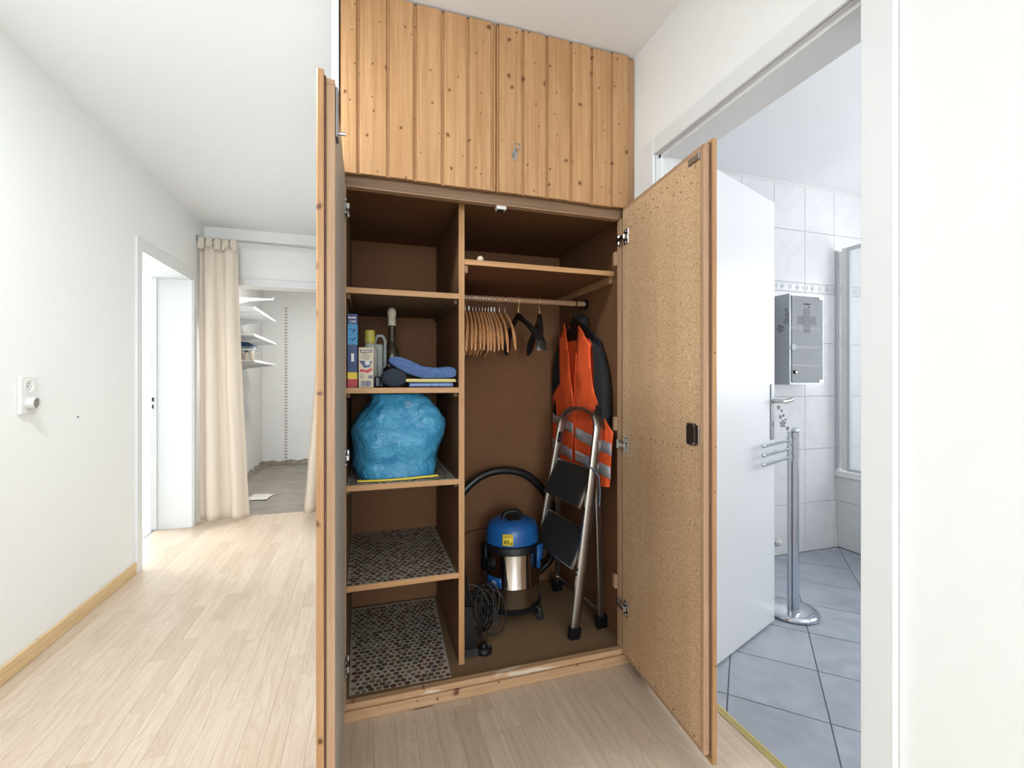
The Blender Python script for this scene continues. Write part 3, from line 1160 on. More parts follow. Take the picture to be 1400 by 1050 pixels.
def hinge(M, z, dr, sx):
    hb = build('hinge', MB().box(0.014, 0.052, -0.0035, 0.0, z - 0.030, z + 0.030, 0.002, M), 'steel', dr)
    m = MB().box(-0.012, 0.040, -0.016, -0.0037, z - 0.010, z + 0.010, 0.003, M)
    m.box(-0.030, -0.010, -0.014, -0.005, z - 0.020, z + 0.020, 0.003, M)
    build('hinge_arm', m, 'steel', hb)
    m = MB()
    for dz in (-0.022, 0.022):
        c = M @ Vector((0.033, -0.0036, z + dz))
        m.ball(c, 0.0045, n=8)
    build('screw', m, 'brushed_steel', hb)


for z in (1.706, 0.884, 0.240):
    hinge(RMx, z, rdoor, 1)
for z in (1.706, 0.888, 0.200):
    hinge(LMx, z, ldoor, -1)
for z in (1.640, 0.960, 0.310):
    build('hinge_block', MB().box(0.971, 0.981, 1.653, 1.672, z - 0.025, z + 0.03, 0.001), 'pine_edge', wr)
# lock case, top latch and nail heads on the right door
lk = build('lock_case', MB().box(0.440, 0.484, -0.009, 0, 0.945, 1.010, 0.003, RMx), 'dark_plate', rdoor)
build('lock_front', MB().box(0.485, 0.500, -0.007, 0.0, 0.950, 1.006, 0.001, RMx), 'steel', lk)
m = MB()
for a in (0.445, 0.479):
    for z in (0.951, 1.004):
        m.ball(RMx @ Vector((a, -0.009, z)), 0.0022, n=6)
build('screw', m, 'steel', lk)
build('latch', MB().box(0.445, 0.500, -0.005, 0, 1.790, 1.812, 0.002, RMx), 'brushed_steel', rdoor)
m = MB()
for k in range(10):
    a = 0.02 + k * 0.048 + random.uniform(-.006, .006)
    m.ball(RMx @ Vector((a, -0.0002, 1.735 + random.uniform(-.004, .004))), 0.0022, n=6)
    m.ball(RMx @ Vector((a + 0.02, -0.0002, 1.775 + random.uniform(-.004, .004))), 0.0022, n=6)
    m.ball(RMx @ Vector((a + 0.004, 0.003, 1.8292)), 0.0024, n=6)
for a in (0.03, 0.075, 0.10, 0.145, 0.165, 0.22, 0.245, 0.30, 0.33, 0.385, 0.41, 0.46, 0.49):
    m.ball(RMx @ Vector((a, -0.0002, 0.929 + random.uniform(-.003, .003))), 0.0022, n=6)
for a in (0.03, 0.14, 0.25, 0.36, 0.47):
    m.ball(RMx @ Vector((a, -0.0002, 0.075 + random.uniform(-.003, .003))), 0.0026, n=6)
build('nail_heads', m, 'dark_plate', rdoor)
lb = build('latch', MB().box(0.445, 0.484, -0.006, 0, 1.70, 1.815, 0.002, LMx), 'brushed_steel', ldoor)
build('latch_knob', MB().tube([LMx @ Vector((0.455, -0.006, 1.722)), LMx @ Vector((0.455, -0.022, 1.722))], 0.004, 8), 'steel', lb, 40)

# ------------------------------------------------------------------ things on the wardrobe shelves
S2 = 1.113 + 0.0006


def wrinkle(p, f, a):
    return a * noise.noise(Vector(p) * f)


# tall blue household box
bx = thing('cardboard_box', (-0.053, 1.80, S2), 'tall blue carton with yellow and red bands beside left door', 'box')
x0, x1, y0, y1 = -0.0695, -0.034, 1.775, 1.86
build('carton', MB().box(x0, x1, y0, y1, S2, 1.386, 0.001), 'navy_print', bx)
e = 0.0006
build('print_panel', MB().box(x0 + .001, x1 - .001, y0 - e, y0, 1.272, 1.348), 'sky_print', bx)
build('print_panel', MB().box(x0 + .001, x1 - .001, y0 - e, y0, 1.145, 1.170), 'yellow_print', bx)
build('print_panel', MB().box(x0 + .001, x1 - .001, y0 - e, y0, 1.115, 1.145), 'red_print', bx)
build('print_panel', MB().box(x1, x1 + e, y0 + .001, y1 - .001, 1.272, 1.348), 'sky_print', bx)
build('print_panel', MB().box(x1, x1 + e, y0 + .001, y1 - .001, 1.145, 1.170), 'yellow_print', bx)
build('print_panel', MB().box(x1, x1 + e, y0 + .001, y1 - .001, 1.115, 1.145), 'red_print', bx)
text('lettering', '1200', 0.013, (-0.0505, y0 - e, 1.357), (1, 0, 0), (0, 0, 1), 'ink_white', bx)
m = MB()
for k in range(5):
    m.box(-0.0660 + k * 0.0058, -0.0618 + k * 0.0058, y0 - e, y0, 1.3685, 1.3735 + (0.002 if k in (0, 3) else 0))
build('small_print', m, 'ink_white', bx)
m = MB()
for k, (zz, sg) in enumerate(((1.325, 1), (1.295, -1))):
    m.tube([(-0.062, y0 - e - .0004, zz), (-0.054, y0 - e - .0004, zz + .006 * sg), (-0.046, y0 - e - .0004, zz - .003), (-0.038, y0 - e - .0004, zz + .004)], 0.0012, 6)
    m.tube([(-0.050, y0 - e - .0004, zz - .010), (-0.044, y0 - e - .0004, zz + .004)], 0.0012, 6)
build('printed_picture', m, 'navy_print', bx)
build('print_panel', MB().box(-0.056, -0.046, y0 - e, y0, 1.21, 1.24), 'ink_white', bx)

# small detergent carton
ca = thing('detergent_carton', (-0.004, 1.79, S2), 'small cream carton with barcode and red and blue print', 'carton')
x0, x1, y0, y1 = -0.030, 0.022, 1.765, 1.80
build('carton', MB().box(x0, x1, y0, y1, S2, 1.262, 0.001), 'cream_print', ca)
build('printed_banner', MB().prism([(-0.025, y0 - e, 1.257), (-0.020, y0 - e, 1.252), (0.016, y0 - e, 1.255), (0.017, y0 - e, 1.244), (-0.018, y0 - e, 1.240), (-0.024, y0 - e, 1.243)], (0, e, 0)), 'banner_print', ca)
build('printed_banner', MB().prism([(-0.022, y0 - 2 * e, 1.250), (0.014, y0 - 2 * e, 1.252), (0.014, y0 - 2 * e, 1.246), (-0.020, y0 - 2 * e, 1.243)], (0, e, 0)), 'lilac_print', ca)
m = MB()
for zz, wv in ((1.232, .012), (1.225, .017), (1.218, .010)):
    m.box(-0.004 - wv, -0.004 + wv, y0 - e, y0, zz, zz + .0025)
build('small_print', m, 'ink_grey', ca)
m = MB().prism([(-0.028, y0 - e, 1.212), (0.018, y0 - e, 1.212), (0.010, y0 - e, 1.190), (-0.010, y0 - e, 1.186)], (0, e, 0))
build('printed_picture', m, 'navy_print', ca)
m = MB().tube([(0.001 + .009 * math.cos(t), y0 - e - .0003, 1.205 + .009 * math.sin(t)) for t in [2 * math.pi * k / 16 for k in range(16)]], 0.0015, 6, closed=True)
m.ball((0.001, y0 - e, 1.205), 0.0065, sy=0.1)
build('printed_roundel', m, 'ink_white', ca)
m = MB()
m.ball((-0.018, y0 - e, 1.176), 0.009, sy=0.05, sz=0.6).ball((0.000, y0 - e, 1.174), 0.011, sy=0.05, sz=0.5).ball((0.012, y0 - e, 1.180), 0.007, sy=0.05, sz=0.7)
build('printed_picture', m, 'red_print', ca)
m = MB()
xx = -0.021
while xx < 0.012:
    wv = random.choice((0.0008, 0.0013, 0.002))
    m.box(xx, xx + wv, y0 - e, y0, 1.119, 1.139)
    xx += wv + random.choice((0.0008, 0.0012))
build('barcode', m, 'navy_print', ca)
m = MB()
for zz in (1.161, 1.155, 1.149):
    m.box(-0.026, -0.010, y0 - e, y0, zz, zz + .002)
m.box(0.004, 0.019, y0 - e, y0, 1.147, 1.159)
build('small_print', m, 'ink_grey', ca)

# bottles behind
bo = thing('cleaner_bottle', (0.010, 1.84, S2), 'pale bottle with yellow screw cap behind the small carton', 'bottle')
c = (0.010, 1.84, 0)
build('bottle_body', MB().lathe([(0.026, S2), (0.030, S2 + .004), (0.030, 1.245), (0.027, 1.262), (0.018, 1.275), (0.018, 1.285)], c, 24, sy=0.8), 'shaded_white_plastic', bo, 50)
m = MB().lathe([(0.0195, 1.283), (0.0205, 1.285), (0.0190, 1.330), (0.0175, 1.333)], c, 20)
build('bottle_cap', m, 'shaded_yellow_plastic', bo, 50)
bo = thing('detergent_bottle', (0.036, 1.885, S2), 'grey handled detergent bottle between yellow-capped bottle and spray bottle', 'bottle')
m = MB().box(0.008, 0.060, 1.868, 1.905, S2, 1.285, 0.008, None, 3)
build('bottle_body', m, 'shaded_grey_plastic', bo, 50)
m = MB().tube([(0.060, 1.886, 1.19), (0.068, 1.886, 1.20), (0.068, 1.886, 1.30), (0.058, 1.886, 1.318), (0.040, 1.886, 1.318), (0.030, 1.886, 1.30), (0.030, 1.886, 1.28)], 0.0065, 10)
build('handle', m, 'shaded_grey_plastic', bo, 50)
build('bottle_cap', MB().lathe([(0.012, 1.284), (0.012, 1.300)], (0.018, 1.886, 0), 14), 'shaded_grey_plastic', bo, 50)
bo = thing('oil_bottle', (0.0995, 1.985, S2), 'dark ridged-neck glass bottle with cream round-topped cap', 'bottle')
c = (0.0995, 1.985, 0)
fz = lambda p_: [(r_ * 1.05, z_ if z_ < 1.15 else 1.135 + (z_ - 1.135) * 1.05) for r_, z_ in p_]
pr = [(0.024, S2), (0.029, S2 + .004), (0.029, 1.235), (0.026, 1.262), (0.016, 1.290)]
for k in range(6):
    zz = 1.292 + k * 0.0115
    pr += [(0.0135, zz), (0.0155, zz + 0.004), (0.0135, zz + 0.008)]
pr += [(0.0125, 1.362)]
bb = build('bottle_body', MB().lathe(fz(pr), c, 24), 'dark_glass', bo, 60)
build('bottle_label', MB().prism([(0.080, 1.9535, 1.20), (0.113, 1.9535, 1.20), (0.108, 1.9535, 1.232), (0.098, 1.9535, 1.250), (0.088, 1.9535, 1.232)], (0, 0.0012, 0)), 'cream_plastic', bb)
m = MB().lathe(fz([(0.0155, 1.360), (0.0160, 1.362), (0.0155, 1.392), (0.0135, 1.394), (0.0175, 1.402), (0.0175, 1.418), (0.012, 1.430), (0.004, 1.434)]), c, 20)
build('bottle_cap', m, 'cream_plastic', bo, 60)

# dark roll, folded towel, yellow cloth, silver pack
rl = thing('bin_liner_roll', (0.096, 1.83, S2), 'dark navy roll lying end-on at the shelf edge', 'roll')
c = (0.097, 0, S2 + 0.0365)
m = MB().lathe([(0.030, 1.752), (0.0355, 1.756), (0.036, 1.766), (0.036, 1.93), (0.030, 1.934)], c, 28, 'y', 1.3, 1.0)
build('roll', m, 'dark_roll', rl, 50)
sp = []
for k in range(90):
    t = k / 89
    a = t * 2 * math.pi * 4.5
    r = 0.004 + 0.026 * t
    sp.append((c[0] + 1.3 * r * math.cos(a), 1.7525, c[2] + r * math.sin(a)))
build('spiral_edge', MB().tube(sp, 0.0014, 5), 'roll_edge', rl)
tag(build('foil_pouch', MB().box(0.026, 0.048, 1.775, 1.835, S2, 1.155, 0.006, None, 2), 'navy_foil'), 'small dark pouch standing between the carton and the navy roll', 'pouch')

sv = build('foil_pack', MB().box(0.150, 0.321, 1.752, 1.92, S2, S2 + 0.020, 0.006, None, 2), 'silver_pack')
tag(sv, 'flat shiny silver-blue pack at the bottom of the towel stack', 'pack')
yl = MB()
yl.grid(lambda u, v: Vector((0.140 + u * 0.188, 1.745 + v * 0.19, S2 + 0.0215 + 0.006 * u * 0)), 2, 2)
yl = MB().box(0.139, 0.329, 1.744, 1.935, S2 + 0.021, S2 + 0.0265, 0.002).box(0.140, 0.327, 1.746, 1.935, S2 + 0.027, S2 + 0.0325, 0.002).box(0.138, 0.146, 1.746, 1.935, S2 + 0.023, S2 + 0.031, 0.002)
tag(build('duster_cloth', yl, 'yellow_cloth'), 'pale yellow folded duster between towel and silver pack', 'cloth')


def towel_fn(u, v):
    # closed outline (u) swept along depth (v)
    a = u * 2 * math.pi
    t = 0.5 - 0.5 * math.cos(a) if False else None
    x = 0.205 + 0.127 * (math.copysign(abs(math.cos(a)) ** 0.35, math.cos(a)))
    base = 1.1478
    sgn = math.sin(a)
    tt = (x - 0.078) / 0.254
    top = 1.232 - 0.045 * min(1, max(0, (tt - 0.15) / 0.45)) ** 1.0
    top += 0.010 * math.exp(-((tt - 0.9) / 0.15) ** 2)
    low = base + 0.058 * max(0, 1 - tt / 0.42) ** 1.2
    mid = (top + low) / 2
    hh = (top - low) / 2
    z = mid + hh * math.copysign(abs(sgn) ** 0.45, sgn)
    y = 1.750 + 0.20 * v
    x += 0.006 * noise.noise(Vector((v * 4, z * 20, 1)))
    z += 0.005 * noise.noise(Vector((x * 16, y * 12, 3))) * (1 if sgn > 0 else 0.1)
    if v in (0, 1):
        f = 0.8
        z = mid + (z - mid) * f
        x = 0.205 + (x - 0.205) * 0.985
        y += 0.006 if v == 0 else -0.006
    return Vector((x, y, z))


m = MB().grid(towel_fn, 48, 14, close_u=True)
bm = m.bm
bmesh.ops.holes_fill(bm, edges=[e_ for e_ in bm.edges if e_.is_boundary])
tw = build('towel', m, 'blue_towel', None, 70)
tag(tw, 'folded blue terry towel on top of the stack', 'towel')

# big blue sack
bg = thing('refuse_sack', (0.115, 1.92, 0.762), 'crumpled light blue plastic sack filling the middle shelf', 'sack')
prof = [(0.764, -0.036, 0.266, 0.155), (0.80, -0.055, 0.278, 0.165), (0.84, -0.064, 0.288, 0.175), (0.90, -0.070, 0.312, 0.185), (0.945, -0.070, 0.316, 0.182), (0.985, -0.052, 0.306, 0.172),
        (1.015, -0.030, 0.292, 0.160), (1.045, -0.006, 0.268, 0.146), (1.070, 0.004, 0.245, 0.130), (1.088, 0.01, 0.222, 0.115)]


def sack_fn(u, v):
    f = v * (len(prof) - 1)
    i = min(int(f), len(prof) - 2)
    q = f - i
    z, xa, xb, d = [prof[i][k] * (1 - q) + prof[i + 1][k] * q for k in range(4)]
    a = u * 2 * math.pi
    cx, hx = (xa + xb) / 2, (xb - xa) / 2
    ex = 0.55
    ca_, sa_ = math.cos(a), math.sin(a)
    px = hx * math.copysign(abs(ca_) ** ex, ca_)
    py = d * math.copysign(abs(sa_) ** ex, sa_)
    p = Vector((cx + px, 1.935 + py, z))
    n_ = Vector((px / hx, py / d, 0)).normalized()
    k = 0.020 * noise.noise(p * 9) + 0.012 * abs(noise.noise(p * 19 + Vector((3, 1, 7)))) + 0.006 * noise.noise(p * 40)
    fade = min(1, v * 6) * min(1, (1 - v) * 5 + 0.2)
    q_ = p + n_ * (k - 0.014) * fade
    q_.x = max(q_.x, WL + 0.004)
    q_.y = max(q_.y, 1.752)
    q_.z += 0.008 * noise.noise(p * 14) * fade
    return q_


m = MB().grid(sack_fn, 84, 40, close_u=True)
bmesh.ops.holes_fill(m.bm, edges=[e_ for e_ in m.bm.edges if e_.is_boundary])
build('sack', m, 'blue_bag', bg, 180)
m = MB().strap([(-0.034, 1.774, 0.768), (0.05, 1.768, 0.767), (0.15, 1.768, 0.768), (0.262, 1.776, 0.771)], (0, 0.004, 0), (0, 0, 0.0032))
build('yellow_hem', m, 'yellow_print', bg)
c = Vector((0.150, 1.800, 1.046))
m = MB().tube([c + Vector((0.013 * math.cos(t), 0.006 * math.sin(t), 0.011 * math.sin(t))) for t in [2 * math.pi * k / 20 for k in range(20)]], 0.0011, 6, closed=True)
m.tube([c + Vector((0.006 * math.cos(t), 0.003 * math.sin(t) - 0.001, 0.005 * math.sin(t))) for t in [math.pi * k / 10 for k in range(-1, 12)]], 0.0011, 6)
build('printed_emblem', m, 'grey_white_plastic', bg)


def dark_fn(u, v):
    a = u * 2 * math.pi
    z = 0.764 + 0.31 * v
    rx, ry = 0.17 * (1 - 0.5 * v ** 3), 0.095 * (1 - 0.5 * v ** 3)
    p = Vector((0.130 + rx * math.cos(a), 2.215 + ry * math.sin(a), z))
    return p + Vector((math.cos(a), math.sin(a), 0)) * 0.014 * noise.noise(p * 14)


m = MB().grid(dark_fn, 40, 16, close_u=True)
bmesh.ops.holes_fill(m.bm, edges=[e_ for e_ in m.bm.edges if e_.is_boundary])
tag(build('black_sack', m, 'black_bag', None, 180), 'black plastic sack in the shadow behind the light blue sack', 'sack')

tag(build('wooden_ball', MB().ball((0.430, 1.768, 1.6230), 0.0140, n=16), 'ball_wood'), 'small pale wooden ball on the right-hand top shelf', 'ball')

# ------------------------------------------------------------------ coat hangers
GH = 'wooden coat hangers crowded on the rod'


def hanger_mesh(root, body_mat, drop, half, thick, hook_mat, pads=False):
    """local: hangs in the YZ plane, hook centre on the rod at the origin"""
    R = 0.0155
    pts = []
    for k in range(13):
        a = math.radians(-60 + k * 20)
        pts.append((0, -R * math.cos(a) * 1.0 if False else R * math.cos(a), R * math.sin(a)))
    pts = [(0, q[1], q[2]) for q in pts]
    pts += [(0, -0.010, -0.018), (0, -0.002, -0.030), (0, 0.0, -0.045), (0, 0, -0.068)]
    build('hook', MB().tube(pts, 0.0017, 6), hook_mat, root, 60)
    m = MB()
    n = 18
    up, lo = [], []
    for k in range(n + 1):
        t = -1 + 2 * k / n
        s_ = abs(t)
        zc = -0.072 - drop * (s_ ** 1.25) * (1 - 0.12 * math.sin(s_ * math.pi))
        hw = 0.021 - 0.010 * min(1, s_ * 3.0) + (0.004 * s_ if not pads else 0.008 * s_)
        xo = 0.03 * s_ * s_
        up.append((xo, half * t, zc + hw * 0.75))
        lo.append((xo, half * t, zc - hw * 0.9))
    rings = []
    for k in range(n + 1):
        t = abs(-1 + 2 * k / n)
        th = thick * (1 + (1.4 if pads else 0.5) * t * t) * (0.45 if t > 0.99 else 1)
        (xo, yy, za), (_, _, zb) = up[k], lo[k]
        rings.append([m.bm.verts.new(q) for q in ((xo - th, yy, za - .003), (xo - th * .4, yy, za), (xo + th * .4, yy, za), (xo + th, yy, za - .003), (xo + th, yy, zb + .003), (xo + th * .4, yy, zb), (xo - th * .4, yy, zb), (xo - th, yy, zb + .003))])
    for a_, b_2 in zip(rings[:-1], rings[1:]):
        for k in range(8):
            m.bm.faces.new([a_[k], a_[(k + 1) % 8], b_2[(k + 1) % 8], b_2[k]])
    m.bm.faces.new(rings[0][::-1])
    m.bm.faces.new(rings[-1])
    build('hanger_body', m, body_mat, root, 50)


lab = 'wooden coat hanger in the crowded row at the left end of the rod'
hg = thing('coat_hanger', (0, 0, 0), lab, 'hanger', GH)
hanger_mesh(hg, 'hanger_wood', 0.165, 0.205, 0.0046, 'steel')
xs = [0.382, 0.398, 0.416, 0.430, 0.446, 0.460, 0.474, 0.488, 0.502, 0.516, 0.540, 0.566]
tops = []
for i, xh in enumerate(xs):
    o = hg if i == 0 else copy_tree(hg)
    o.location = (xh + 0.036, RY, RZ)
    o.rotation_euler = (random.uniform(-.03, .03), 0, math.pi + math.radians(-2 + 0.5 * i + random.uniform(-.6, .6)))
    tops.append(o)
ORD = ['', 'second', 'third', 'fourth', 'fifth', 'sixth', 'seventh', 'eighth', 'ninth', 'tenth', 'eleventh', '']
for k in range(2, 11):
    tops[k]['label'] = '%s wooden coat hanger counted along the rod from the divider' % ORD[k]
tops[-1]['label'] = 'wooden coat hanger hanging rightmost of the wooden row, beside the black hangers'
tops[0]['label'] = 'leftmost wooden coat hanger, pressed against the wardrobe divider'
# white plastic sleeves on two hooks
for i in (1, 8, 9):
    o = tops[i]
    mm = MB().tube([(0, 0, -0.066), (0, 0, -0.038)], 0.0035, 8)
    s_ = build('hook_sleeve', mm, 'white_plastic', None, 60)
    s_.parent = o
tops[1]['label'] = 'second wooden hanger from the divider, with a white sleeve on its hook'
tops[8]['label'] = 'wooden hanger with white hook sleeve, left of the similar one'
tops[9]['label'] = 'wooden hanger with white hook sleeve, right of the similar one'
hb = thing('black_coat_hanger', (0, 0, 0), 'black wooden hanger turned face-on in the middle of the rod', 'hanger')
hanger_mesh(hb, 'black_lacquer', 0.155, 0.190, 0.008, 'brass', True)
h2 = copy_tree(hb)
hb.location = (0.668, RY, RZ)
hb.rotation_euler = (0, 0, math.radians(9))
h2.location = (0.772, RY, RZ)
h2.rotation_euler = (0, 0, math.radians(-13) + math.pi)
h2['label'] = 'black wooden hanger seen edge-on, left of the orange vest'

# ------------------------------------------------------------------ jacket and safety vest
XV = 0.950
vh = thing('garment_hanger', (0.958, RY, RZ), 'black plastic hanger carrying the orange vest and black jacket', 'hanger')
m = MB().tube([(0.958, RY + 0.0155 * math.cos(a), RZ + 0.0155 * math.sin(a)) for a in [math.radians(-60 + 20 * k) for k in range(13)]] + [(0.958, RY - .008, RZ - .02), (0.958, RY, RZ - .035), (0.958, RY, RZ - .075)], 0.003, 8)
build('hook', m, 'black_plastic', vh, 60)
m = MB()
ys = [-0.19, -0.15, -0.10, -0.05, -0.02, 0.0, 0.02, 0.05, 0.10, 0.15, 0.19]
for sg in (1,):
    top = [(yy, RZ - 0.075 - 0.11 * (abs(yy) / 0.19) ** 1.2) for yy in ys]
    pts = [(0.958, RY + yy, zz) for yy, zz in top] + [(0.958, RY + yy, min(zz - 0.018, RZ - 0.175 + 0.02 * abs(yy))) for yy, zz in reversed(top)]
    m.prism(pts, (0.009, 0, 0))
build('hanger_body', m, 'black_plastic', vh)


def puffy(outline, x0, x1, bul=0.3, seed=0, inset=0.012):
    """thick cloth body from a (y,z) outline: rim rounded on both faces"""
    m = MB()
    n = len(outline)
    cy = sum(q[0] for q in outline) / n
    cz = sum(q[1] for q in outline) / n

    def ring(x, f):
        return [m.bm.verts.new((x + 0.004 * noise.noise(Vector((q[0] * 12, q[1] * 12, seed))), cy + (q[0] - cy) * f, cz + (q[1] - cz) * f)) for q in outline]
    xm = (x0 + x1) / 2
    rs = [ring(x0, 0.86), ring(x0 + 0.15 * (x1 - x0), 0.95), ring(xm, 1.0), ring(x1 - 0.15 * (x1 - x0), 0.95), ring(x1, 0.86)]
    for a, b in zip(rs[:-1], rs[1:]):
        for k in range(n):
            m.bm.faces.new([a[k], a[(k + 1) % n], b[(k + 1) % n], b[k]])
    f = [m.bm.faces.new(rs[0][::-1]), m.bm.faces.new(rs[-1])]
    bmesh.ops.triangulate(m.bm, faces=f)
    return m


def dense(pts, k=4):
    out = []
    n = len(pts)
    for i in range(n):
        a, b = pts[i], pts[(i + 1) % n]
        for j in range(k):
            out.append((a[0] + (b[0] - a[0]) * j / k, a[1] + (b[1] - a[1]) * j / k))
    return out


jk = thing('jacket', (0.99, 1.97, 0.85), 'black jacket hanging under the orange vest', 'jacket')
body = [(2.07, 1.415), (2.16, 1.375), (2.24, 1.33), (2.27, 1.24), (2.26, 1.10), (2.22, 0.86), (2.0, 0.82), (1.80, 0.84), (1.78, 1.05), (1.79, 1.24), (1.83, 1.33), (1.93, 1.39), (1.97, 1.415)]
build('jacket_body', puffy(dense(body), 0.976, 1.010, seed=1), 'black_cloth', jk, 60)
sl = [(1.845, 1.325), (1.80, 1.28), (1.755, 1.19), (1.735, 1.08), (1.738, 0.92), (1.775, 0.90), (1.80, 0.92), (1.82, 1.12)]
build('sleeve', puffy(dense(sl), 0.962, 1.004, seed=2), 'black_cloth', jk, 60)
sl = [(2.215, 1.335), (2.255, 1.29), (2.285, 1.20), (2.29, 1.08), (2.285, 0.95), (2.24, 0.93), (2.22, 1.1)]
build('sleeve', puffy(dense(sl), 0.958, 0.998, seed=3), 'black_cloth', jk, 60)
build('collar', puffy(dense([(1.935, 1.385), (1.945, 1.440), (1.99, 1.462), (2.03, 1.462), (2.075, 1.440), (2.085, 1.385), (2.01, 1.365)]), 0.962, 1.0, seed=4), 'black_cloth', jk, 60)


def cloth_panel(outline, x_fn, step, thick):
    """flat (y,z) outline filled with a grid-cut mesh, bent by x_fn(y,z)"""
    m = MB()
    vs = [m.bm.verts.new((0, y, z)) for y, z in outline]
    m.bm.faces.new(vs)
    ys_ = [q[0] for q in outline]
    zs_ = [q[1] for q in outline]

    def cut(co, no):
        bmesh.ops.bisect_plane(m.bm, geom=m.bm.verts[:] + m.bm.edges[:] + m.bm.faces[:], plane_co=co, plane_no=no)
    y = min(ys_) + step
    while y < max(ys_):
        cut((0, y, 0), (0, 1, 0))
        y += step
    z = min(zs_) + step
    while z < max(zs_):
        cut((0, 0, z), (0, 0, 1))
        z += step
    for v in m.bm.verts:
        v.co.x = x_fn(v.co.y, v.co.z)
    for f in m.bm.faces:
        f.smooth = True
    bmesh.ops.recalc_face_normals(m.bm, faces=m.bm.faces[:])
    bmesh.ops.solidify(m.bm, geom=m.bm.faces[:], thickness=thick)
    return m


def vx(y, z):
    k = 0.006 * noise.noise(Vector((y * 22, z * 4, 5)))
    k += 0.004 * math.sin((y - 1.7) * 48 + z * 3) * max(0, (1.25 - z))
    # upper part follows the shoulder, hem hangs a little forward
    lo = min(1, max(0, (1.12 - z) / 0.15))
    return XV + k + 0.012 * lo + 0.010 * lo * min(1, max(0, (1.85 - y) / 0.1))


vt = thing('safety_vest', (0.95, 1.97, 0.65), 'bright orange safety vest with silver reflective bands', 'vest')
left_panel = [(2.108, 1.432), (2.165, 1.372), (2.170, 1.24), (2.170, 1.13), (2.275, 1.062), (2.285, 0.92), (2.285, 0.80), (2.270, 0.72), (2.06, 0.665), (2.035, 0.80), (2.022, 0.92), (2.010, 1.02), (2.035, 1.14), (2.065, 1.28)]
right_panel = [(1.955, 1.405), (1.91, 1.368), (1.832, 1.305), (1.838, 1.26), (1.826, 1.20), (1.800, 1.08), (1.772, 1.010), (1.715, 0.955), (1.672, 0.925), (1.690, 0.80), (1.705, 0.690), (1.86, 0.665), (2.0, 0.668), (2.004, 0.85), (2.006, 1.02), (1.985, 1.14), (1.965, 1.27)]
back_panel = [(2.10, 1.42), (2.165, 1.365), (2.165, 1.14), (2.22, 1.07), (2.24, 0.90), (2.23, 0.70), (1.74, 0.69), (1.72, 0.92), (1.80, 1.03), (1.83, 1.16), (1.835, 1.29), (1.91, 1.362), (1.955, 1.395), (1.985, 1.355), (2.03, 1.345), (2.07, 1.365)]
build('front_panel', cloth_panel(left_panel, vx, 0.03, 0.0015), 'orange_cloth', vt)
build('front_panel', cloth_panel(right_panel, vx, 0.03, 0.0015), 'orange_cloth', vt)
build('back_panel', cloth_panel(back_panel, lambda y, z: vx(y, z) * 0 + 0.972 + 0.002 * math.sin(y * 40), 0.04, 0.0012), 'orange_cloth', vt)


def band(yl, yr, zc_l, zc_r, hh):
    n = 8
    ol = []
    for k in range(n + 1):
        t = k / n
        ol.append((yl + (yr - yl) * t, zc_l + (zc_r - zc_l) * t + hh))
    for k in range(n, -1, -1):
        t = k / n
        ol.append((yl + (yr - yl) * t, zc_l + (zc_r - zc_l) * t - hh))
    return cloth_panel(ol, lambda y, z: vx(y, z) - 0.0022, 0.03, 0.0008)


for args in ((2.284, 2.027, 0.945, 0.905, 0.026), (2.004, 1.682, 0.890, 0.850, 0.026), (2.284, 2.04, 0.805, 0.775, 0.026), (2.003, 1.693, 0.780, 0.752, 0.026)):
    build('reflective_band', band(*args), 'reflective_tape', vt)
m = MB().tube([(vx(y_, z_) - 0.002, y_, z_) for y_, z_ in [(1.965, 1.27), (1.985, 1.14), (2.006, 1.02), (2.004, 0.85), (2.0, 0.67)]], 0.002, 6)
build('binding', m, 'orange_cloth', vt)

# ------------------------------------------------------------------ folding step ladder
lad = thing('step_ladder', (0.87, 1.85, ZF), 'aluminium folding step ladder with black treads leaning in the wardrobe', 'ladder')
FR, FL_ = Vector((0.836, 1.757, 0.070)), Vector((0.800, 2.170, 0.070))
TR, TL = Vector((0.926, 1.722, 0.900)), Vector((0.900, 2.040, 0.900))
up = ((TR - FR).normalized() + (TL - FL_).normalized()).normalized()
ac = (FL_ - FR).normalized()
fwv = ac.cross(up).normalized()
if fwv.x > 0:
    fwv = -fwv


def rail_pt(side, t):
    return (FR.lerp(TR, t) if side == 'R' else FL_.lerp(TL, t))


def loop_rail():
    pts = [FR, FR.lerp(TR, 0.3), FR.lerp(TR, 0.6), TR]
    mid = (TR + TL) / 2
    half = (TL - TR) / 2
    for k in range(1, 16):
        a = math.pi * k / 16
        cx = -math.cos(a)
        cz = math.sin(a)
        ex = 0.75
        cx = math.copysign(abs(cx) ** ex, cx)
        cz = cz ** ex
        pts.append(mid + half * cx + up * 0.115 * cz)
    pts += [TL, FL_.lerp(TL, 0.6), FL_.lerp(TL, 0.3), FL_]
    return pts


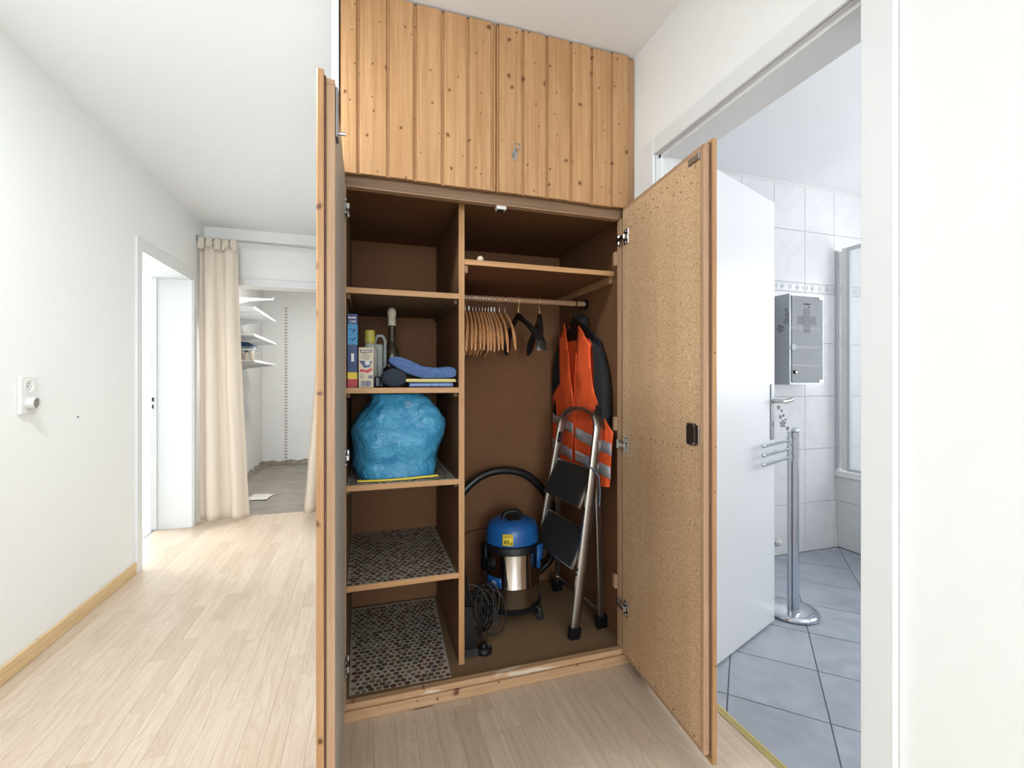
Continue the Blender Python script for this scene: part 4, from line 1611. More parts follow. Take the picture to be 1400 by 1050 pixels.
# flat oval tube: sweep a rectangle whose wide side faces forward-back
def profile_sweep(pts, wide, thin, mat, name, parent):
    m = MB()
    rings = []
    n = len(pts)
    for i, p_ in enumerate(pts):
        d = (pts[min(i + 1, n - 1)] - pts[max(i - 1, 0)]).normalized()
        f = (fwv - d * fwv.dot(d)).normalized()
        s_ = d.cross(f)
        sec = []
        for a, b in ((-1, -.6), (-.7, -1), (.7, -1), (1, -.6), (1, .6), (.7, 1), (-.7, 1), (-1, .6)):
            sec.append(m.bm.verts.new(p_ + f * wide * a + s_ * thin * b))
        rings.append(sec)
    for a, b in zip(rings[:-1], rings[1:]):
        for k in range(8):
            m.bm.faces.new([a[k], a[(k + 1) % 8], b[(k + 1) % 8], b[k]])
    m.bm.faces.new(rings[0][::-1])
    m.bm.faces.new(rings[-1])
    return build(name, m, mat, parent, 40)


fr = profile_sweep(loop_rail(), 0.021, 0.010, 'aluminium', 'front_frame', lad)
RR, RL = Vector((0.986, 1.800, 0.075)), Vector((0.945, 2.190, 0.075))
rt, rtl = rail_pt('R', 0.80) - fwv * 0.02, rail_pt('L', 0.80) - fwv * 0.02
rp = [rt, rt.lerp(RR, 0.5), RR]
profile_sweep(rp, 0.012, 0.009, 'aluminium', 'rear_leg', lad)
profile_sweep([rtl, rtl.lerp(RL, 0.5), RL], 0.012, 0.009, 'aluminium', 'rear_leg', lad)
profile_sweep([RR + (rt - RR).normalized() * 0.05, (RR + RL) / 2 + Vector((0, 0, 0.05)), RL + (rtl - RL).normalized() * 0.05], 0.010, 0.007, 'aluminium', 'rear_brace', lad)


def foot_cap(c, axis, name='foot_cap'):
    m = MB()
    d = axis.normalized()
    pts = [c + d * 0.028, c + d * 0.005, Vector((c.x - fwv.x * 0.0, c.y, ZF))]
    pts[2] = c - d * (c.z - ZF - 0.002)
    rings = []
    for p_, a, b in zip(pts, (0.024, 0.025, 0.022), (0.013, 0.0135, 0.012)):
        f = (fwv - d * fwv.dot(d)).normalized()
        s_ = d.cross(f)
        rings.append([m.bm.verts.new(p_ + f * a * x_ + s_ * b * y_) for x_, y_ in ((-1, -1), (1, -1), (1, 1), (-1, 1))])
    for a, b in zip(rings[:-1], rings[1:]):
        for k in range(4):
            m.bm.faces.new([a[k], a[(k + 1) % 4], b[(k + 1) % 4], b[k]])
    m.bm.faces.new(rings[0][::-1])
    m.bm.faces.new(rings[-1])
    build(name, m, 'black_plastic', lad)


foot_cap(FR, TR - FR)
foot_cap(FL_, TL - FL_)
foot_cap(RR, rt - RR)
foot_cap(RL, rtl - RL)
for tb, tt in ((0.325, 0.525), (0.635, 0.835)):
    bR, bL = rail_pt('R', tb), rail_pt('L', tb)
    tR, tL = rail_pt('R', tt), rail_pt('L', tt)
    ins = 0.014
    o1, o2 = fwv * 0.045, -fwv * 0.004
    q = [bR + ac * ins + o1, bL - ac * ins + o1, tL - ac * ins + o2, tR + ac * ins + o2]
    nrm = (q[1] - q[0]).cross(q[3] - q[0]).normalized()
    if nrm.dot(fwv) < 0:
        nrm = -nrm
    tr_ = build('tread', MB().prism([v - nrm * 0.012 for v in q], nrm * 0.012), 'aluminium', lad)
    cc = sum(q, Vector()) / 4
    qi = [cc + (v - cc) * 0.95 for v in q]
    m = MB().prism([v + nrm * 0.0003 for v in qi], nrm * 0.003)
    build('tread_mat', m, 'black_rubber', tr_)
    m = MB()
    for a in (bR, bL):
        m.ball(a + fwv * 0.022, 0.006, n=8)
    build('rivet', m, 'black_plastic', tr_)
m = MB()
for s_, t in (('R', 0.30), ('R', 0.86), ('L', 0.92)):
    m.ball(rail_pt(s_, t) + fwv * 0.021, 0.005, n=8)
build('bolt', m, 'black_plastic', lad)
build('hinge_clip', MB().tube([rail_pt('L', 0.93) + ac * -0.018 + fwv * 0.01, rail_pt('L', 0.99) + ac * -0.018 + fwv * 0.01], 0.009, 8), 'black_plastic', lad, 50)
cp = [rail_pt('R', 0.90) + ac * 0.03 + fwv * 0.02, rail_pt('R', 0.86) + ac * 0.01 + fwv * 0.03, rail_pt('R', 0.84) - ac * 0.02 + fwv * 0.015, rail_pt('R', 0.81) - ac * 0.028 - fwv * 0.01, rail_pt('R', 0.74) - ac * 0.030 - fwv * 0.025, rail_pt('R', 0.66) - ac * 0.030 - fwv * 0.03]
build('cord', MB().tube(cp, 0.0035, 8), 'blue_cord', lad, 60)

# ------------------------------------------------------------------ wet and dry vacuum cleaner
vc = thing('vacuum_cleaner', (0.635, 1.99, ZF), 'steel drum wet-and-dry vacuum cleaner with blue motor head', 'vacuum cleaner')
C = (0.656, 2.060, 0)
RD = 0.128
m = MB().lathe([(RD - .008, 0.112), (RD, 0.116), (RD, 0.196), (RD + .0015, 0.200), (RD + .0015, 0.204), (RD, 0.208), (RD, 0.358)], C, 48)
dm = build('drum', m, 'mirror_steel', vc, 40)
build('drum_ring', MB().lathe([(RD, 0.354), (RD + .009, 0.356), (RD + .009, 0.378), (RD + .003, 0.388), (RD - .01, 0.391)], C, 48), 'black_plastic', vc, 40)
m = MB().lathe([(RD - .004, 0.386), (RD - .003, 0.398), (RD - .008, 0.452), (RD - .018, 0.474), (0.078, 0.490), (0.03, 0.492)], C, 40, sy=0.97)
hd = build('motor_head', m, 'blue_plastic', vc, 40)
m = MB().tube([(C[0] - 0.046, C[1], 0.478), (C[0] - 0.040, C[1], 0.508), (C[0] - 0.026, C[1], 0.520), (C[0] + 0.026, C[1], 0.520), (C[0] + 0.040, C[1], 0.508), (C[0] + 0.046, C[1], 0.478)], 0.0115, 10)
build('carry_handle', m, 'black_plastic', hd, 50)
build('switch_plate', MB().box(C[0] - 0.03, C[0] + 0.03, C[1] - 0.05, C[1] + 0.03, 0.483, 0.497, 0.004), 'black_plastic', hd)
# facing direction of the cleaner: towards the camera
fv = Vector((-C[0], -C[1], 0)).normalized()
rv = Vector((-fv.y, fv.x, 0))
if rv.x < 0:
    rv = -rv


def on_drum(ang_deg, r, z):
    a = math.radians(ang_deg)
    d = fv * math.cos(a) + rv * math.sin(a)
    return Vector(C) + d * r + Vector((0, 0, z)), d


def curved_patch(a0, a1, z0, z1, r0, r1=None, thick=0.0012, n=8):
    r1 = r1 or r0
    m = MB()

    def fn(u, v):
        p_, d = on_drum(a0 + (a1 - a0) * u, r0 + (r1 - r0) * v, z0 + (z1 - z0) * v)
        return p_
    m.grid(fn, n, 1)
    bmesh.ops.recalc_face_normals(m.bm, faces=m.bm.faces[:])
    bmesh.ops.solidify(m.bm, geom=m.bm.faces[:], thickness=thick)
    return m


lb = build('noise_label', curved_patch(-20, 2, 0.400, 0.450, RD + .0005, RD - .0045), 'yellow_print', hd)
pt, d = on_drum(-9, RD + .0012, 0.417)
pt.x += 0
text('lettering', '83', 0.025, pt + d * 0.0018 - Vector((-d.y, d.x, 0)) * 0.004, Vector((-d.y, d.x, 0)), (0, 0, 1), 'ink_black', lb)
pt, d = on_drum(-9, RD - .001, 0.440)
t9 = Vector((-d.y, d.x, 0))
m = MB()
for k, hh in enumerate((0.006, 0.008, 0.005, 0.004)):
    q0 = pt + t9 * (-0.016 + k * 0.009) + d * 0.0012
    m.prism([q0 - Vector((0, 0, hh)), q0 + t9 * 0.005 - Vector((0, 0, hh * 0.6)), q0 + t9 * 0.005 + Vector((0, 0, hh * 0.6)), q0 + Vector((0, 0, hh))], d * 0.0005)
build('printed_picture', m, 'amber_print', lb)
pt, d = on_drum(-9, RD + .0012, 0.417)
text('lettering', 'dB', 0.010, pt + t9 * 0.017 + d * 0.0022 - Vector((0, 0, 0.006)), t9, (0, 0, 1), 'ink_black', lb)
bl = build('brand_label', curved_patch(-62, -22, 0.205, 0.250, RD + .0006, None, 0.002, 10), 'blue_plastic', dm)
for a_, ch in ((-41, 'd'), (-35.5, 'e')):
    pt, d = on_drum(a_, RD + .0030, 0.230)
    text('lettering', ch, 0.022, pt, Vector((-d.y, d.x, 0)), (0, 0, 1), 'ink_white', bl)
for a0, mt in ((62, 'blue_plastic'), (-62, 'black_plastic')):
    m = curved_patch(a0 - 9, a0 + 9, 0.286, 0.388, RD + .012, RD + .012, 0.012, 4)
    lt = build('latch', m, mt, vc)
    build('latch_tip', curved_patch(a0 - 6, a0 + 6, 0.274, 0.320, RD + .016, RD + .016, 0.012, 4), 'black_plastic', lt)
pt, d = on_drum(-52, RD, 0.305)
m = MB().tube([pt - d * 0.004, pt + d * 0.012], 0.032, 20)
m.tube([pt + d * 0.012, pt + d * 0.026], 0.024, 20)
build('hose_port', m, 'black_plastic', vc, 40)
build('base_ring', MB().lathe([(RD - .02, 0.088), (RD + .004, 0.090), (RD + .006, 0.112), (RD, 0.116)], C, 40), 'black_plastic', vc, 40)
for a_ in (58, -58, 122, -122):
    pt, d = on_drum(a_, RD + 0.006, 0.100)
    p2, _ = on_drum(a_, RD + 0.020, 0.100)
    m = MB().tube([pt - d * 0.03, pt, p2, p2 - Vector((0, 0, 0.032))], [0.016, 0.014, 0.012, 0.010], 10)
    arm = build('caster_arm', m, 'black_plastic', vc, 50)
    t_ = Vector((-d.y, d.x, 0))
    cc = Vector((p2.x, p2.y, ZF + 0.020))
    m = MB().tube([cc - t_ * 0.011, cc - t_ * 0.008, cc + t_ * 0.008, cc + t_ * 0.011], [0.015, 0.0195, 0.0195, 0.015], 16)
    build('caster_wheel', m, 'black_rubber', arm, 50)
hose = [(0.385, 2.12, 0.13), (0.378, 2.19, 0.26), (0.385, 2.21, 0.42), (0.42, 2.22, 0.54), (0.49, 2.225, 0.625), (0.58, 2.23, 0.672), (0.68, 2.23, 0.682), (0.78, 2.23, 0.655), (0.86, 2.235, 0.59), (0.925, 2.24, 0.50), (0.965, 2.245, 0.40), (0.968, 2.25, 0.29), (0.945, 2.262, 0.20), (0.90, 2.275, 0.14), (0.84, 2.28, 0.105), (0.77, 2.285, 0.085)]


def catmull(pts, k=8):
    pts = [Vector(q) for q in pts]
    out = []
    for i in range(len(pts) - 1):
        p0, p1, p2, p3 = pts[max(i - 1, 0)], pts[i], pts[i + 1], pts[min(i + 2, len(pts) - 1)]
        for j in range(k):
            t = j / k
            out.append(0.5 * ((2 * p1) + (-p0 + p2) * t + (2 * p0 - 5 * p1 + 4 * p2 - p3) * t * t + (-p0 + 3 * p1 - 3 * p2 + p3) * t ** 3))
    out.append(pts[-1])
    return out


hp = catmull(hose, 14)
m = MB().tube(hp, [0.0215 if k % 2 else 0.0190 for k in range(len(hp))], 12)
build('suction_hose', m, 'black_hose', vc, 60)
pc = catmull([(0.372, 2.06, 0.40), (0.42, 2.08, 0.42), (0.46, 2.09, 0.435), (0.52, 2.08, 0.445), (0.55, 2.07, 0.44)], 6)
build('power_cord', MB().tube(pc, 0.003, 6), 'black_plastic', vc, 60)

# loops of black cable in front of the drum
cb = thing('cable_bundle', (0.46, 1.83, ZF), 'tangled bundle of thin black cable in front of the vacuum drum', 'cable')
for k in range(11):
    cx = random.uniform(0.415, 0.505)
    cy_ = random.uniform(1.795, 1.86)
    cz = random.uniform(0.15, 0.235)
    rx, rz = random.uniform(0.030, 0.062), random.uniform(0.055, 0.095)
    tl = random.uniform(-.5, .5)
    ph = random.uniform(-.4, .4)
    pts = []
    for j in range(26):
        a = 2 * math.pi * j / 26
        lx, lz = rx * math.cos(a), rz * math.sin(a)
        xx = lx * math.cos(ph) - lz * math.sin(ph)
        zz = lx * math.sin(ph) + lz * math.cos(ph)
        pts.append((max(0.364, cx + xx), cy_ + 0.02 * math.sin(a + tl) + tl * 0.02, max(ZF + 0.005, cz + zz)))
    build('cable_loop', MB().tube(pts, 0.0031, 6, closed=True), 'black_plastic', cb, 60)
pts = catmull([(0.445, 1.80, 0.28), (0.44, 1.79, 0.20), (0.436, 1.785, 0.12), (0.446, 1.783, 0.083)], 6)
build('cable_end', MB().tube(pts, 0.003, 6), 'black_plastic', cb, 60)
fd = thing('floor_nozzle', (0.395, 1.84, ZF), 'black vacuum floor nozzle standing against the divider', 'nozzle')
m = MB()
pr = [(0.366, ZF), (0.418, ZF), (0.420, ZF + 0.028), (0.408, ZF + 0.12), (0.392, ZF + 0.20), (0.368, ZF + 0.20)]
m.prism([(a, 1.765, b) for a, b in pr], (0, 0.05, 0))
build('nozzle_body', m, 'black_plastic', fd)
build('nozzle_lip', MB().box(0.364, 0.422, 1.760, 1.822, ZF, ZF + 0.030, 0.004), 'black_rubber', fd)
m = MB().tube([(0.384, 1.79, ZF + 0.19), (0.384, 1.85, ZF + 0.25), (0.382, 1.92, ZF + 0.29)], 0.018, 12)
build('nozzle_neck', m, 'black_plastic', fd, 50)
ds = build('round_nozzle', MB().lathe([(0.030, ZF), (0.034, ZF + .004), (0.033, ZF + .016), (0.022, ZF + .024), (0.016, ZF + .026), (0.013, ZF + .038), (0.008, ZF + .040)], (0.448, 1.783, 0), 24), 'black_plastic', None, 50)
tag(ds, 'round black brush nozzle lying on the cabinet floor', 'nozzle')

# ------------------------------------------------------------------ curtains
rd = thing('curtain_rod', (-0.7, 4.270, 2.33), 'thin metal curtain rod across the corridor end', 'curtain rod')
build('rod', MB().tube([(XL + 0.004, 4.270, 2.295), (XP - 0.004, 4.270, 2.295)], 0.0095, 12), 'brushed_steel', rd, 50)
m = MB()
for xx in (XL, XP - 0.010):
    m.box(xx, xx + 0.010, 4.247, 4.293, 2.272, 2.318, 0.003)
build('wall_socket', m, 'brushed_steel', rd)


def curtain(name, label, xt0, xt1, xb0, xb1, folds, ph, ztop, seed, tabs):
    cu = thing(name, ((xb0 + xb1) / 2, 4.26, 0.012), label, 'curtain')

    def fn(u, v):
        z = 0.015 + (ztop - 0.015) * v
        f = 1 - v
        e_ = f ** 1.3
        xa, xb_ = xt0 + (xb0 - xt0) * e_, xt1 + (xb1 - xt1) * e_
        q = u + 0.018 * math.sin(u * folds * 2 * math.pi * 1.0 + 1 + ph)
        xx = xa + (xb_ - xa) * q
        a = u * folds * 2 * math.pi + ph
        amp = 0.042 + 0.012 * noise.noise(Vector((u * 5, 0, seed)))
        s_ = math.sin(a)
        yy = 4.262 - 0.020 * f ** 0.7 + amp * math.copysign(abs(s_) ** 0.7, s_) * (0.55 + 0.45 * f)
        yy += 0.006 * noise.noise(Vector((u * 9, z * 3, seed)))
        xx += 0.006 * noise.noise(Vector((u * 4, z * 2.2, seed + 4)))
        zz = z + (0.010 * noise.noise(Vector((u * 6, 0, seed + 9))) if v == 0 else 0)
        return Vector((min(max(xx, XL + 0.006), XP - 0.006), min(yy, YF - 0.018), zz))
    build('cloth', MB().grid(fn, 90, 40, thick=0.0016), 'curtain_cloth', cu)
    for k in range(tabs):
        xc = xt0 + 0.022 + (xt1 - xt0 - 0.044) * k / max(1, tabs - 1)
        pts = [(xc, 4.247, ztop - 0.02), (xc, 4.255, ztop + 0.03), (xc, 4.258, 2.295), (xc, 4.263, 2.307), (xc, 4.270, 2.3095), (xc, 4.277, 2.307), (xc, 4.282, 2.295), (xc, 4.277, ztop + 0.03), (xc, 4.267, ztop - 0.02)]
        m = MB()
        g = []
        for q in pts:
            g.append([m.bm.verts.new((q[0] + s_ * 0.021, q[1], q[2])) for s_ in (-1, 1)])
        for a, b in zip(g[:-1], g[1:]):
            m.bm.faces.new([a[0], a[1], b[1], b[0]])
        bmesh.ops.recalc_face_normals(m.bm, faces=m.bm.faces[:])
        bmesh.ops.solidify(m.bm, geom=m.bm.faces[:], thickness=0.0015)
        build('tab', m, 'curtain_cloth', cu, 60)
    return cu


curtain('curtain', 'cream tab-top curtain drawn to the left of the opening', -1.300, -1.025, -1.295, -0.940, 2.0, 0.9, 2.228, 2.0, 5)
curtain('curtain', 'cream curtain flaring out at the right of the opening, mostly behind the wardrobe door', -0.375, -0.135, -0.520, -0.135, 3.2, 2.2, 2.228, 8.0, 5)

# ------------------------------------------------------------------ store room shelves
wrail = build('wall_rail', MB().box(-1.078, -1.052, SY1 - 0.012, SY1, 0.09, 2.17), 'slotted_rail')
tag(wrail, 'slotted metal shelf rail on the store room back wall', 'rail')
for yy, wrds in ((5.05, 'nearer'), (5.72, 'farther')):
    o = build('wall_rail', MB().box(SX0, SX0 + 0.012, yy - 0.013, yy + 0.013, 0.5, 2.15), 'trim_paint')
    tag(o, 'white shelf rail behind the store room shelves, the %s one' % wrds, 'rail')
XS = -1.0


def bracket(z, yy):
    m = MB().prism([(SX0 + 0.012, yy - 0.004, z - 0.002), (XS - 0.008, yy - 0.004, z - 0.002), (XS - 0.008, yy - 0.004, z - 0.014), (SX0 + 0.10, yy - 0.004, z - 0.045), (SX0 + 0.012, yy - 0.004, z - 0.075)], (0, 0.008, 0))
    m.box(XS - 0.014, XS - 0.006, yy - 0.003, yy + 0.003, z - 0.004, z + 0.018)
    return m


for zt, nm in ((1.830, 'top'), (1.576, 'middle'), (1.335, 'lowest')):
    s_ = thing('storage_shelf', (SX0 + 0.18, 5.27, zt), '%s white board shelf on the store room wall' % nm, 'shelf')
    build('board', MB().box(SX0 + 0.012, XS, 4.745, 5.80, zt - 0.006, zt, 0.001), 'trim_paint', s_)
    m = MB().box(XS - 0.001, XS + 0.002, 4.745, 5.80, zt - 0.016, zt + 0.006)
    build('front_lip', m, 'trim_paint', s_)
    for yy in (5.05, 5.72):
        build('bracket', bracket(zt - 0.006, yy), 'trim_paint', s_)
o = build('shelf_bracket', bracket(2.075, 5.72), 'trim_paint')
tag(o, 'single empty white shelf bracket above the store room shelves', 'bracket')
# crate of bottles with blue cloth on the lowest shelf
ZB = 1.336
cr = thing('wire_crate', (-1.15, 5.03, ZB), 'small crate of jars under a blue cloth on the lowest store shelf', 'crate')
cx0, cx1, cy0, cy1 = -1.300, -1.035, 4.93, 5.12
m = MB().box(cx0, cx1, cy0, cy1, ZB, ZB + 0.006)
for zz in (0.05, 0.10, 0.135):
    pts = [(cx0, cy0, ZB + zz), (cx1, cy0, ZB + zz), (cx1, cy1, ZB + zz), (cx0, cy1, ZB + zz)]
    for a, b in zip(pts, pts[1:] + pts[:1]):
        m.tube([a, b], 0.003, 5)
for k in range(6):
    xx = cx0 + (cx1 - cx0) * k / 5
    m.tube([(xx, cy0, ZB), (xx, cy0, ZB + 0.135)], 0.002, 5)
build('wire_frame', m, 'brushed_steel', cr)
for k in range(5):
    xx = cx0 + 0.03 + k * 0.051
    o = thing('storage_jar', (xx, 4.98, ZB + 0.007), ['first', 'second', 'third', 'fourth', 'fifth'][k] + ' small jar from the curtain in the store room crate', 'jar', 'jars in the store room crate')
    build('jar_body', MB().lathe([(0.019, ZB + .007), (0.021, ZB + .01), (0.021, ZB + .075), (0.014, ZB + .088)], (xx, 4.98, 0), 14), 'cream_print' if k % 2 else 'red_print' if k == 2 else 'cream_plastic', o, 50)
    build('jar_lid', MB().lathe([(0.016, ZB + .086), (0.016, ZB + .104), (0.013, ZB + .106)], (xx, 4.98, 0), 14), 'dark_plate' if k % 2 else 'white_plastic', o, 50)


def bluecloth(u, v):
    a = u * 2 * math.pi
    r = v
    x_ = -1.165 + 0.135 * r * math.cos(a)
    y_ = 5.03 + 0.095 * r * math.sin(a)
    z_ = ZB + 0.139 + 0.06 * (1 - r ** 2.2) * (0.8 + 0.5 * noise.noise(Vector((x_ * 14, y_ * 14, 2)))) + 0.012 * noise.noise(Vector((x_ * 30, y_ * 30, 5))) * r
    return Vector((x_, y_, max(z_, ZB + 0.139)))


m = MB().grid(bluecloth, 32, 10, close_u=True)
bmesh.ops.remove_doubles(m.bm, verts=m.bm.verts[:], dist=0.0005)
tag(build('blue_cloth', m, 'teal_cloth', None, 70), 'crumpled dark blue cloth on top of the store room crate', 'cloth')


def paper_fn(u, v):
    return Vector((-1.12 + 0.20 * u + 0.03 * v, 4.92 + 0.27 * v - 0.06 * u, 0.001 + 0.010 * (u * (1 - v)) + 0.004 * math.sin(v * 4)))


tag(build('newspaper', MB().grid(paper_fn, 6, 6, thick=0.003), 'paper'), 'crumpled sheet of paper on the concrete beside the curtain', 'paper')

# ------------------------------------------------------------------ wall socket on the left wall
so = thing('wall_socket', (XL, 2.336, 1.005), 'white double wall socket with a round plug in its lower outlet', 'socket')
build('socket_plate', MB().box(XL, XL + 0.012, 2.290, 2.386, 1.005, 1.158, 0.005, None, 2), 'white_plastic', so)
oc = (XL + 0.012, 2.338, 1.116)
m = MB().lathe([(0.027, 0), (0.027, 0.0016), (0.0235, 0.0016), (0.022, 0.0004)], oc, 28, 'x')
ot = build('outlet_ring', m, 'white_plastic', so, 50)
m = MB()
for dy, dz in ((-0.010, 0.0), (0.010, 0.0), (0.0, -0.010), (0.0, 0.011)):
    m.tube([(XL + 0.0125, 2.338 + dy, 1.116 + dz), (XL + 0.0135, 2.338 + dy, 1.116 + dz)], 0.0026, 8)
build('pin_hole', m, 'ink_grey', ot)
m = MB().lathe([(0.026, 0), (0.026, 0.024), (0.024, 0.027), (0.021, 0.027), (0.020, 0.022)], (XL + 0.012, 2.336, 1.048), 28, 'x')
kb = build('plug_body', m, 'plug_plastic', so, 40)
build('plug_face', MB().lathe([(0.0195, 0), (0.0195, 0.0005)], (XL + 0.0342, 2.336, 1.048), 24, 'x'), 'plug_dark', kb, 40)
m = MB().lathe([(0.0045, 0), (0.0045, 0.004), (0.002, 0.006)], (XL, 2.683, 0.968), 10, 'x')
tag(build('wall_plug', m, 'ink_grey', None, 40), 'tiny grey screw plug in the left wall', 'wall plug')

# ------------------------------------------------------------------ bathroom things
mc = thing('medicine_cabinet', (2.64, 2.24, 1.118), 'brushed steel medicine cabinet with a glass door on the tiles', 'cabinet')
ax0, ax1, ay0, ay1, az0, az1 = 2.500, 2.786, 2.170, 2.301, 1.118, 1.685
t_ = 0.012
m = MB()
m.box(ax0, ax0 + t_, ay0, ay1, az0, az1, 0.001).box(ax1 - t_, ax1, ay0, ay1, az0, az1, 0.001)
m.box(ax0 + t_, ax1 - t_, ay0, ay1, az0, az0 + t_).box(ax0 + t_, ax1 - t_, ay0, ay1, az1 - t_, az1)
m.box(ax0 + t_, ax1 - t_, ay1 - 0.006, ay1, az0 + t_, az1 - t_)
build('cabinet_body', m, 'brushed_steel', mc)
for zz in (1.235, 1.352, 1.470):
    build('shelf', MB().box(ax0 + t_, ax1 - t_, ay0 + 0.012, ay1 - 0.008, zz, zz + 0.008), 'white_plastic', mc)
gd = build('glass_door', MB().box(ax0 + 0.015, ax1 - 0.012, ay0 - 0.006, ay0 - 0.001, az0 + 0.014, az1 - 0.014), 'cabinet_glass', mc)
cx_, cz_ = 2.635, 1.520
m = MB()
m.box(cx_ - 0.026, cx_ + 0.026, ay0 - 0.0078, ay0 - 0.0062, cz_ - 0.075, cz_ + 0.075)
m.box(cx_ - 0.075, cx_ - 0.0262, ay0 - 0.0078, ay0 - 0.0062, cz_ - 0.026, cz_ + 0.026).box(cx_ + 0.0262, cx_ + 0.075, ay0 - 0.0078, ay0 - 0.0062, cz_ - 0.026, cz_ + 0.026)
build('cross_emblem', m, 'frosted_cross', gd)
build('printed_mark', MB().box(cx_ - 0.026, cx_ + 0.026, ay0 - 0.0072, ay0 - 0.0062, 1.619, 1.626), 'ink_black', gd)
build('printed_dot', MB().box(cx_ + 0.012, cx_ + 0.022, ay0 - 0.0072, ay0 - 0.0062, 1.603, 1.609), 'ink_black', gd)
lc = build('door_lock', MB().lathe([(0.012, 0), (0.012, -0.006), (0.008, -0.009)], (2.535, ay0 - 0.0062, 1.195), 18, 'y'), 'ink_black', gd, 40)
build('lock_core', MB().lathe([(0.0065, 0), (0.0065, -0.004)], (2.535, ay0 - 0.0150, 1.195), 14, 'y'), 'chrome', lc, 40)
m = MB().box(2.512, 2.546, ay0 - 0.0075, ay0 - 0.0062, 1.335, 1.370)
build('clasp', m, 'screen_plastic', gd)
for zz in (az0 + 0.014, az1 - 0.030):
    build('door_hinge', MB().box(ax1 - 0.050, ax1 - 0.014, ay0 - 0.010, ay0 - 0.0062, zz, zz + 0.016, 0.001), 'chrome', gd)
m = MB()


def flower(m, fn, c, r, rot=0.0):
    """five flat square petals round a centre, on a surface given by fn(u,v)"""
    for k in range(5):
        a = rot + 2 * math.pi * k / 5
        pc_ = (c[0] + r * math.cos(a), c[1] + r * math.sin(a))
        pts = []
        for q in range(6):
            b = 2 * math.pi * q / 6 + a
            pts.append(fn(pc_[0] + r * 0.55 * math.cos(b), pc_[1] + r * 0.55 * math.sin(b)))
        nr = (pts[1] - pts[0]).cross(pts[2] - pts[0]).normalized()
        m.prism(pts, nr * 0.0006)
    pts = [fn(c[0] + r * 0.4 * math.cos(2 * math.pi * q / 6), c[1] + r * 0.4 * math.sin(2 * math.pi * q / 6)) for q in range(6)]
    nr = (pts[1] - pts[0]).cross(pts[2] - pts[0]).normalized()
    m.prism(pts, nr * 0.0008)
    return m


sidef = lambda u, v: Vector((ax0 - 0.0007, u, v))
for c_, r_ in (((2.195, 1.585), 0.008), ((2.188, 1.553), 0.012), ((2.192, 1.515), 0.014), ((2.236, 1.470), 0.018), ((2.246, 1.492), 0.006)):
    flower(m, sidef, c_, r_)
build('flower_sticker', m, 'ink_grey', mc)

ws = MB()
wf = lambda u, v: Vector((u, BYK - 0.0075, v))
for c_, r_ in (((2.595, 0.860), 0.017), ((2.575, 0.905), 0.009), ((2.600, 0.915), 0.007), ((2.585, 0.945), 0.007), ((2.56, 0.968), 0.010), ((2.635, 0.828), 0.010), ((2.618, 0.885), 0.006)):
    flower(ws, wf, c_, r_, 0.3)
tag(build('wall_sticker', ws, 'ink_grey'), 'grey flower sticker on the bathroom tiles above the towel stand', 'sticker')

ts = thing('towel_stand', (1.975, 1.700, 0), 'chrome towel stand with three swivel arms and round base', 'towel stand')
m = MB().lathe([(0.112, 0.0), (0.120, 0.004), (0.122, 0.012), (0.116, 0.021), (0.090, 0.026), (0.02, 0.028)], (1.985, 1.715, 0), 48)
build('base', m, 'chrome', ts, 50)
PX, PY = 1.962, 1.672
m = MB().tube([(PX + 0.006, PY + 0.006, 0.022), (PX + 0.006, PY + 0.006, 0.890)], 0.0165, 20)
build('pole', m, 'chrome', ts, 50)
PX2, PY2 = PX - 0.020, PY + 0.014
build('pole', MB().tube([(PX2, PY2, 0.022), (PX2, PY2, 0.895)], 0.0095, 16), 'chrome', ts, 50)
build('finial', MB().lathe([(0.011, 0.888), (0.017, 0.893), (0.017, 0.902), (0.012, 0.910), (0.004, 0.914)], (PX + 0.004, PY + 0.004, 0), 16), 'chrome', ts, 50)
build('collar', MB().lathe([(0.021, 0.024), (0.021, 0.034)], (PX + 0.006, PY + 0.006, 0), 20), 'chrome', ts, 50)
for k, zz in enumerate((0.853, 0.812, 0.771)):
    ex, ey = 1.640, 1.553
    m = MB().tube([(PX2, PY2, zz), (PX2 + (ex - PX2) * .93, PY2 + (ey - PY2) * .93, zz), (ex, ey, zz + 0.001)], 0.0062, 10)
    ar = build('swivel_arm', m, 'chrome', ts, 50)
    build('arm_knob', MB().ball((ex, ey, zz + 0.002), 0.0095, n=10), 'chrome', ar)
    build('swivel_ring', MB().lathe([(0.0125, zz - .014), (0.0125, zz + .014)], (PX2, PY2, 0), 16), 'chrome', ar, 50)

rvv = thing('radiator_valve', (2.46, 2.25, 0.11), 'white ribbed radiator valve low on the tiled wall', 'valve')
m = MB().lathe([(0.019, -0.018), (0.022, -0.014), (0.022, 0.016), (0.018, 0.026), (0.012, 0.028)], (2.465, 2.235, 0.118), 20, 'x')
vk = build('valve_knob', m, 'white_plastic', rvv, 30)
m = MB()
for k in range(14):
    a = 2 * math.pi * k / 14
    cc = Vector((2.465, 2.235 + 0.022 * math.cos(a), 0.118 + 0.022 * math.sin(a)))
    m.tube([cc + Vector((-0.014, 0, 0)), cc + Vector((0.006, 0, 0))], 0.0018, 5)
build('grip_rib', m, 'ink_grey', vk)
m = MB().tube([(2.448, 2.235, 0.118), (2.415, 2.235, 0.118), (2.405, 2.26, 0.118), (2.405, 2.303, 0.118)], 0.010, 10)
build('valve_pipe', m, 'chrome', rvv, 50)

